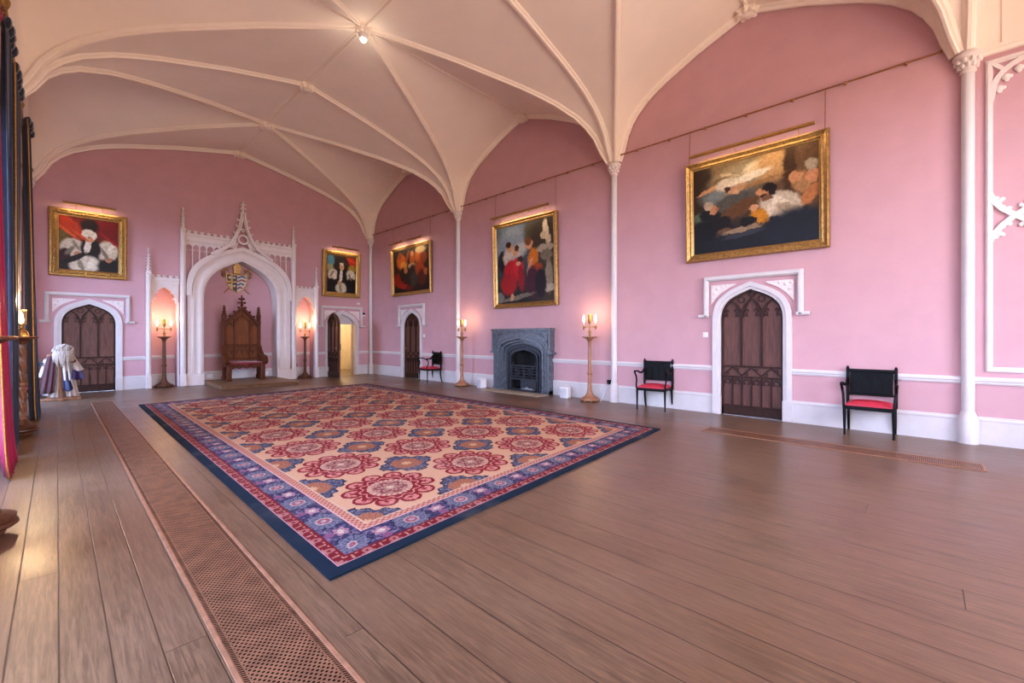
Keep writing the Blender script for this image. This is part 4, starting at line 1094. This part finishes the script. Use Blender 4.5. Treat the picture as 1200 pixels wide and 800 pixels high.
pole(4.95,7.0,'gilt curtain pole above the red silk curtain'); pole(7.3,9.3,'gilt curtain pole above the paired navy curtains'); pole(10.3,14.0,'gilt curtain pole above the farthest navy curtain')

# ------------------------------------------------------------------ carpet
RW,RL=5.02,8.85
R0=Vector((1.042,2.374)); E1=Vector((5.009,.391)); E2=Vector((.075,8.846))
def rug_material():
    m,nt,b=newmat('patterned_carpet')
    uv=coords(nt,'UV')
    nz=noise(nt,uv,38,2); nv=nt.nodes.new('ShaderNodeSeparateColor'); nt.links.new(nz.outputs[1],nv.inputs[0])
    U0,V0,_=sep(nt,uv)
    U=U0+(N(nt,nv.outputs[0])-.5)*.03; V=V0+(N(nt,nv.outputs[1])-.5)*.03
    spk=N(nt,noise(nt,uv,95,2,.7).outputs[0]); spk2=N(nt,noise(nt,uv,30,3,.7).outputs[0])
    dx=U0.min(RW-U0); dy=V0.min(RL-V0); e=dx.min(dy)+(spk-.5)*.008
    side=dx.lt(dy); s=V*side+U*(1-side)
    PEACH,PINK,REDC,NAVYC,SLATE,CREAMC,LAV=rgb('#cfa684'),rgb('#cf8f84'),rgb('#861f2a'),rgb('#172a3a'),rgb('#4c4b5a'),rgb('#cbb094'),rgb('#80758a')
    # field
    cw,chh=(RW-.98)/4,(RL-.98)/8
    a=(U-.49)/cw; c=(V-.49)/chh
    fx=(a.frac()-.5)*cw; fy=(c.frac()-.5)*chh
    r=hypot(fx,fy); an=fy.atan2(fx)
    col=mixc(nt,spk.sst(.45,.65)*.35,PEACH,rgb('#c98f78'))
    k=10
    am=((an/(2*PI)*k+40).frac()-.5)*(2*PI/k)
    q=hypot(r*am.cos()-.328,r*am.sin())+(spk2-.5)*.012
    col=mixc(nt,q.lt(.098),col,REDC)
    fillq=q.lt(.068)
    col=mixc(nt,fillq,col,rgb('#cd9080')); col=mixc(nt,fillq*spk2.gt(.53)*.7,col,rgb('#a8454e')); col=mixc(nt,q.lt(.022),col,rgb('#8c2532'))
    rag=r+(an*12).cos()*.02
    col=mixc(nt,rag.lt(.30),col,REDC)
    col=mixc(nt,rag.inr(.245,.262),col,rgb('#cd9080'))
    col=mixc(nt,r.lt(.205),col,CREAMC); col=mixc(nt,r.inr(.16,.205)*((an*24).sin().gt(.2))*.7,col,rgb('#a8454e'))
    col=mixc(nt,r.lt(.165),col,rgb('#b98a78'))
    inner=r.lt(.155)
    col=mixc(nt,inner*((an*6).cos()*.03+r).inr(.085,.125),col,REDC)
    col=mixc(nt,inner*((r*150).sin()*(an*10).cos()).gt(.1)*.8,col,rgb('#5a2c3c'))
    col=mixc(nt,inner*spk.gt(.56)*.7,col,rgb('#d0ac98'))
    col=mixc(nt,r.lt(.035),col,CREAMC)
    # cartouches fill the space between four medallions
    gx=((a+.5).frac()-.5)*cw; gy=((c+.5).frac()-.5)*chh
    ax=gx.abs(); ay=gy.abs(); mx=ax.max(ay)
    rz=r+(an*20).cos()*.02
    car=rz.gt(.470)*mx.lt(.31)
    col=mixc(nt,car,col,SLATE)
    col=mixc(nt,car*spk2.gt(.54)*.8,col,rgb('#8d8796'))
    edg=car*(1-rz.gt(.488)*mx.lt(.29))
    col=mixc(nt,edg,col,rgb('#2b2c42'))
    core=mx*.75+(ax+ay)*.25+(gy.atan2(gx)*8).cos()*.012
    col=mixc(nt,core.lt(.165),col,rgb('#b0805f')); col=mixc(nt,core.lt(.165)*spk.gt(.5)*.8,col,rgb('#8a3a38')); col=mixc(nt,core.lt(.05),col,rgb('#c9a27c'))
    # lattice stripe
    chk=((U0*118).sin()*(V0*118).sin()).gt(.05)
    st=mixc(nt,chk*.75,rgb('#c8977e'),rgb('#9a4040'))
    col=mixc(nt,e.lt(.485),col,st)
    col=mixc(nt,e.inr(.475,.49),col,CREAMC)
    # floral border
    fb=mixc(nt,spk2.sst(.42,.6),rgb('#37324e'),rgb('#5a4c68'))
    vor=nt.nodes.new('ShaderNodeTexVoronoi'); vor.inputs['Scale'].default_value=14; nt.links.new(uv,vor.inputs['Vector'])
    vd=N(nt,vor.outputs[0])
    fb=mixc(nt,vd.lt(.30)*.7,fb,LAV); fb=mixc(nt,vd.lt(.16)*.8,fb,rgb('#b0747e'))
    P=.50
    s1=((s/P).frac()-.5)*P; ee=(e-.285)
    rr=hypot(s1,ee); ra=ee.atan2(s1)
    ro=rr+(ra*9).cos()*.012
    fb=mixc(nt,ro.lt(.15),fb,rgb('#2a2c48')); fb=mixc(nt,ro.inr(.062,.135),fb,rgb('#77757f')); fb=mixc(nt,ro.inr(.062,.135)*((ra*9).sin().abs().lt(.35)),fb,rgb('#4a4a68'))
    fb=mixc(nt,rr.lt(.062),fb,rgb('#b5a59c')); fb=mixc(nt,rr.inr(.022,.045),fb,rgb('#a8525c'))
    s2=((s/P+.5).frac()-.5)*P; r2=hypot(s2,(e-.30)*1.2); a2=(e-.30).atan2(s2)
    fb=mixc(nt,(r2+(a2*6).cos()*.01).lt(.062),fb,rgb('#b3868e')); fb=mixc(nt,r2.lt(.03),fb,rgb('#d8c2a8'))
    r3=hypot((s2.abs()-.0),(e-.215)); fb=mixc(nt,r3.lt(.035),fb,rgb('#8f5a74'))
    vine=(e-.285+(s*4*PI/P).sin()*.075).abs(); fb=mixc(nt,vine.lt(.008)*.6,fb,rgb('#9a8c94'))
    fb=mixc(nt,spk.gt(.53)*.45,fb,rgb('#2c2a44')); fb=mixc(nt,spk2.gt(.58)*.4,fb,rgb('#9088a0'))
    col=mixc(nt,e.lt(.405),col,fb)
    col=mixc(nt,e.inr(.395,.41),col,rgb('#d0a59c'))
    # red guard
    s4=((s/.20).frac()-.5)*.20; g1=hypot(s4,(e-.125)*.9); s5=((s/.20+.5).frac()-.5)*.2
    gd=mixc(nt,spk.gt(.6)*.5,rgb('#781824'),rgb('#943540'))
    gd=mixc(nt,g1.lt(.034),gd,rgb('#a86c66')); gd=mixc(nt,g1.lt(.012),gd,rgb('#781824')); gd=mixc(nt,s5.abs().lt(.008)*((e-.125).abs().lt(.025)),gd,rgb('#b0806e'))
    gd=mixc(nt,(s4.abs().inr(.05,.075))*((e-.15).abs().lt(.006)),gd,rgb('#b0806e')); gd=mixc(nt,(s4.abs().lt(.05))*((e-.10).abs().lt(.004)),gd,rgb('#b0806e'))
    col=mixc(nt,e.lt(.175),col,gd)
    col=mixc(nt,e.inr(.083,.092),col,rgb('#b58a90'))
    col=mixc(nt,e.lt(.083),col,NAVYC)
    col=mixc(nt,spk.gt(.55)*.14,col,rgb('#3a2a30'))
    wear=N(nt,noise(nt,uv,1.3,3).outputs[0])
    col=mixc(nt,wear.sst(.5,.75)*.12,col,rgb('#d8c0b4'))
    gm=nt.nodes.new('ShaderNodeGamma'); gm.inputs[1].default_value=1.15; nt.links.new(col,gm.inputs[0])
    hs=nt.nodes.new('ShaderNodeHueSaturation'); hs.inputs['Saturation'].default_value=1.0; hs.inputs['Value'].default_value=.9; nt.links.new(gm.outputs[0],hs.inputs['Color'])
    nt.links.new(hs.outputs[0],b.inputs['Base Color']); b.inputs['Roughness'].default_value=.92; b.inputs['Specular IOR Level'].default_value=.15
    bump(nt,b,spk,.25,.006)
    return m
nu,nv=40,70
def rp(u,v):
    p=R0+E1*u+E2*v
    wv=.004*math.sin(23*u+3)*max(0,1-v*9)
    return (p.x,p.y+wv,.017+.0012*math.sin(9*u+4)*math.sin(12*v))
rm=MB().grid(rp,nu,nv)
edge=[(i/nu,0) for i in range(nu)]+[(1,j/nv) for j in range(nv)]+[(1-i/nu,1) for i in range(nu)]+[(0,1-j/nv) for j in range(nv)]
n=len(edge); ring=[rp(*q) for q in edge]
rm.add(ring+[(x,y,.001) for x,y,z in ring],[[i,(i+1)%n,n+(i+1)%n,n+i] for i in range(n)])
carpet=tag(obj('carpet',rm,rug_material()),'large patterned carpet with red medallions and dark blue edge on the floorboards','carpet')
uvl=carpet.data.uv_layers.new(name='UVMap'); det=E1.x*E2.y-E1.y*E2.x
for lp in carpet.data.loops:
    co=carpet.data.vertices[lp.vertex_index].co; dxx,dyy=co.x-R0.x,co.y-R0.y
    uvl.data[lp.index].uv=((dxx*E2.y-dyy*E2.x)/det*RW,(E1.x*dyy-E1.y*dxx)/det*RL)

# ------------------------------------------------------------------ floor grilles
def grille_material():
    m,nt,b=newmat('pierced_copper_grille')
    pos=coords(nt); x,y,_=sep(nt,pos)
    W=.155
    ax=x.abs()
    row=(y/.0165); rid=row.floor(); fy=row.frac()-.5
    colx=(x/.0235)+(rid*.5).frac(); fx=colx.frac()-.5
    d=hypot(fx*1.25,fy*1.05)
    hole=d.lt(.33)*ax.lt(.128)
    sl=((y*72+x*40).frac()-.5).abs().lt(.26)*ax.inr(.133,.15)
    hm=hole.max(sl)
    n=N(nt,noise(nt,pos,9,4).outputs[0]).sst(.3,.7)
    c=mixc(nt,n,rgb('#75503a'),rgb('#96694c')); c=mixc(nt,hm,c,rgb('#120b08'))
    nt.links.new(c,b.inputs['Base Color'])
    nt.links.new(((1-hm)*.35).s,b.inputs['Metallic']); nt.links.new((hm*.5+.42).s,b.inputs['Roughness'])
    nt.links.new(((1-hm)*.5).s,b.inputs['Specular IOR Level'])
    bump(nt,b,1-hm,.5,.004); return m
GRM=grille_material(); GRF=plain('copper_grille_edge','#9c6e50',.45,metal=.2,var=.2,scale=12)
def grille(label,x,y0,y1,w=.33):
    t=thing('floor_grille',label,'heating grille',(x,(y0+y1)/2,0),0,'pierced floor grilles'); L=(y1-y0)/2
    k=max(1,round((y1-y0)/2.0)); st=2*L/k
    for i in range(k):
        a=-L+st*i; obj('grille_panel',MB().box(-w/2+.012,w/2-.012,a+.002,a+st-.002,.0005,.006),GRM,t)
    b=MB()
    for s in (-1,1):
        x0,x1=sorted((s*(w/2-.014),s*(w/2+.006))); b.box(x0,x1,-L,L,.0005,.008,.002); y0_,y1_=sorted((s*L,s*(L+.02))); b.box(-w/2,w/2,y0_,y1_,.0005,.008,.002)
    obj('edge_strip',b,GRF,t)
grille('long pierced copper floor grille running along the left of the carpet',.655,.2,12.4,.335)
grille('pierced copper floor grille in the boards before the right wall',6.565,-.45,2.3,.33)

# ------------------------------------------------------------------ robe stand by the far left door
sx,sy=.06,13.38
t=thing('dress_stand','low wooden dress stand carrying ceremonial robes before the closed door','stand',(sx,sy,0))
obj('post',MB().box(-.03,.03,-.03,.03,.05,1.0,.006),PALEWOOD,t)
obj('foot',MB().box(-.32,.32,-.035,.035,0,.05,.008).box(-.035,.035,-.22,.22,0,.05,.008),PALEWOOD,t)
for s in (-1,1): q=MB(); bar(q,[(s*.20,.05),(s*.11,.14),(s*.025,.26)],.035,.04,.02); obj('brace',q,PALEWOOD,t)
obj('shoulder_bar',MB().box(-.20,.20,-.025,.025,.93,.98,.01),PALEWOOD,t)
r=thing('ceremonial_robe','maroon, white and navy ceremonial robe draped over the dress stand','robe',(sx,sy,0))
def sheet(xl0,xr0,z0,xl1,xr1,z1,y0,y1,folds,ph=0,hem=0):
    def fn(u,v):
        x=(xl0+(xl1-xl0)*v)*(1-u)+(xr0+(xr1-xr0)*v)*u; k=v**.7
        y=y0+(y1-y0)*k+.10*min(1,(x/.30)**2)+(.006+.016*v)*math.sin(2*PI*folds*u+ph)
        return (x,y,z0+(z1-z0)*v-hem*v*math.sin(PI*u)-.04*(1-v)*abs(x)/.2)
    return MB().grid(fn,20,16)
MAROON=plain('maroon_wool','#3d1416',.85,var=.2,sheen=.1); SURP=plain('white_linen','#bdb2aa',.85,var=.08); NAVYS=plain('navy_silk','#1a2650',.5,var=.2); PURP=plain('purple_satin','#2c1c52',.5,var=.2); DARKS=plain('black_cloth','#1b1a20',.9)
for nm,args,mt in (('back_panel',(-.20,.20,.96,-.26,.27,.09,.06,.12,5),SURP),
  ('maroon_panel',(-.19,-.035,.98,-.31,-.085,.19,-.06,-.19,2.5,.5,.03),MAROON),('white_panel',(-.08,-.025,.94,-.15,-.04,.075,-.045,-.15,1.5,1),SURP),
  ('white_front',(.03,.12,.94,.045,.15,.42,-.06,-.16,1.5,2),SURP),('navy_hood',(.03,.08,.74,.045,.19,.24,-.085,-.19,1,.5,.05),NAVYS),
  ('cream_skirt',(.06,.20,.62,.10,.29,.07,-.05,-.12,2.5),SURP),('maroon_shoulder',(.05,.19,1.0,.10,.24,.82,-.06,-.12,1,0,.03),MAROON),
  ('white_sleeve',(.17,.22,.97,.20,.36,.64,-.05,-.13,1,1,.03),SURP),('purple_lining',(.20,.29,.82,.16,.36,.46,-.04,-.15,1.5,2,.04),PURP),
  ('left_sleeve',(-.24,-.16,.92,-.33,-.22,.50,-.02,-.05,1.5,1),SURP),('cuff',(-.32,-.24,.86,-.36,-.27,.74,-.06,-.09,.6),DARKS)):
    obj(nm,sheet(*args),mt,r,solid=.008)
wg=thing('wig','curly off-white wig resting on top of the robed stand','wig',(sx+.05,sy-.03,1.0))
wg.scale=(.88,.88,.9)
WIG=plain('off_white_hair','#a39384',.85,var=.35,scale=40,bumps=.5,bscale=90)
obj('crown',MB().ball((0,-.02,.04),.15,14,9,(1.15,.9,1)),WIG,wg)
q=MB(); rnd=random.Random(3)
for k in range(150):
    a=rnd.uniform(0,2*PI); ph=rnd.uniform(.1,1.9); x,y,z=.18*math.sin(ph)*math.cos(a),-.02+.14*math.sin(ph)*math.sin(a),.04+.155*math.cos(ph); q.ball((x,y,z),rnd.uniform(.018,.036),6,4)
obj('curls',q,WIG,wg)
q=MB()
for k in range(22):
    a=math.radians(170+200*k/21); x,y=.16*math.cos(a),.13*math.sin(a)-.05; L=rnd.uniform(.22,.42)*(1-.45*abs(math.cos(a)))
    q.tube([(x,y,.05),(x*1.1,y*1.12-.01,-.05),(x*1.05+rnd.uniform(-.02,.02),y*1.1-.01,-L)],.02,6,radii=[.02,.022,.008])
obj('hanging_locks',q,WIG,wg)

# ------------------------------------------------------------------ small fittings
def plate(name,label,cat,loc,rz,w,h,d,mat,extra=None,group=None):
    t=thing(name,label,cat,loc,rz,group); pt=obj('plate',MB().box(-w/2,w/2,-d,0,-h/2,h/2,.004),mat,t)
    if extra: extra(pt)
    return t
rk=lambda t: obj('rocker',MB().box(-.012,.012,-.022,-.01,-.02,.02,.003),PLASTIC,t)
plate('light_switch','small white switch plate left of the big carved door','switch',(XR,2.83,1.39),RIGHT,.09,.09,.012,PLASTIC,rk)
plate('light_switch','small white switch plate between the narrow far door and the armchair','switch',(XR,11.47,1.39),RIGHT,.09,.09,.012,PLASTIC,rk)
plate('wall_socket','black wall socket low on the pink wall beside the shaft','socket',(XR,4.80,.40),RIGHT,.09,.09,.02,EBONY,lambda t:obj('plug',MB().box(-.025,.025,-.06,-.015,-.03,.025,.006),BLACK,t))
plate('wall_socket','white socket box on the skirting left of the throne','socket',(3.10,YE+.395,.20),END,.16,.12,.03,PLASTIC,rk)
plate('wall_socket','white socket box on the skirting right of the throne','socket',(4.60,YE+.395,.20),END,.16,.12,.03,PLASTIC,rk)
plate('wall_socket','black socket low in the candle niche nearest the open door','socket',(SX+1.68,YE+.36,.42),END,.08,.08,.02,EBONY,lambda t:obj('plug',MB().box(-.02,.02,-.05,-.015,-.02,.02,.005),BLACK,t))
plate('mounted_sensor','small white sensor box high on the end wall beside the portrait','sensor',(7.52,YE,2.55),END,.12,.06,.05,PLASTIC,lambda t:obj('lens',MB().ball((0,-.05,0),.018,8,6),PLASTIC,t))
plate('security_camera','small black dome camera on a white plate near the room corner','camera',(7.72,YE,2.17),END,.09,.14,.03,PLASTIC,lambda t:obj('dome',MB().ball((0,-.05,.03),.045,12,8),EBONY,t))
cb=obj('lamp_cable',MB().tube([(7.99,4.80,.38),(7.985,4.84,.25),(7.96,4.90,.10),(7.92,4.92,.012),(7.88,4.91,.010),(7.86,4.915,.010)],.006,6),PLASTIC); tag(cb,'thin pale cable from the black socket down to the candle lamp','cable')
cl=thing('ceiling_spotlight','small bright spotlight on the central vault boss','spotlight',(XC,COLY[1]-BAY/2,6.64))
obj('housing',MB().lathe([(.07,.06),(.075,0),(.055,-.02),(.05,-.01),(.0,.0)],0,0,20),PLASTIC,cl)
obj('bulb',MB().ball((0,0,-.02),.045,12,8),emit('spot_bulb','#fff0d0',14),cl)

# ------------------------------------------------------------------ light
for (x,y,z),rz in lamps: 
    d=Matrix.Rotation(rz,3,'Z')@Vector((1,0,0))
    for s in (-1,1): point('candle_light',(x+d.x*.145*s,y+d.y*.145*s,1.88),7.5 if y>YE-1 else 3.2,WARM,.03)
for (x,y,z) in lamps2: point('lamp_light',(x+.10,y,1.85),55,WARM,.03)
point('spotlight_light',(XC,COLY[1]-BAY/2,6.42),4,(1,.85,.66),.05)
point('lobby_light',(7.3,16.2,2.4),110,(1,.9,.74),.15)
SKY=19.0
COOL=(.43,.63,1.0)
for c in WINY:                                   # sky portals: guide sampling of the sky through each opening
    pl=area('window_portal',(XL-.64,c,2.3),(0,math.radians(-90),0),4.6,2.8,1,(1,1,1)); pl.data.cycles.is_portal=True
for c in (2.05,5.45):
    area('rear_warm_fill',(c,YB-.5,2.9),(math.radians(96),0,0),2.2,3.8,300,(1,.77,.56))  # added warm fill lamps behind the camera, lifting the upper walls and vault
wd=bpy.data.worlds.new('sky'); bpy.context.scene.world=wd; wd.use_nodes=True
nt=wd.node_tree; bg=nt.nodes['Background']
_,_,dz=sep(nt,coords(nt,'Generated'))
skc=mixc(nt,dz.sst(-.02,.9),rgb('#b9cdf5'),rgb('#86aef2'))
nt.links.new(mixc(nt,dz.sst(-.12,.0),rgb('#56604e'),skc),bg.inputs[0])
nt.links.new((dz.sst(-.10,.0)*SKY*.88+SKY*.12).s,bg.inputs[1])

# ------------------------------------------------------------------ camera
cam=bpy.data.cameras.new('camera'); co=bpy.data.objects.new('camera',cam); C.objects.link(co)
co.location=(0,0,CAM_H); co.rotation_euler=(PI/2,0,-.8115)
cam.sensor_width=36; cam.lens=506.9/1200*36; cam.shift_y=-5.25/1200; cam.clip_start=.05
sc=bpy.context.scene; sc.camera=co
sc.view_settings.view_transform='Standard'; sc.view_settings.look='None'; sc.view_settings.gamma=1; sc.view_settings.use_curve_mapping=False
sc.view_settings.exposure=0.36
sc.cycles.use_denoising=True; sc.cycles.max_bounces=10; sc.cycles.diffuse_bounces=7; sc.cycles.glossy_bounces=4; sc.cycles.transparent_max_bounces=8
sc.cycles.caustics_reflective=False; sc.cycles.caustics_refractive=False; sc.cycles.sample_clamp_indirect=8
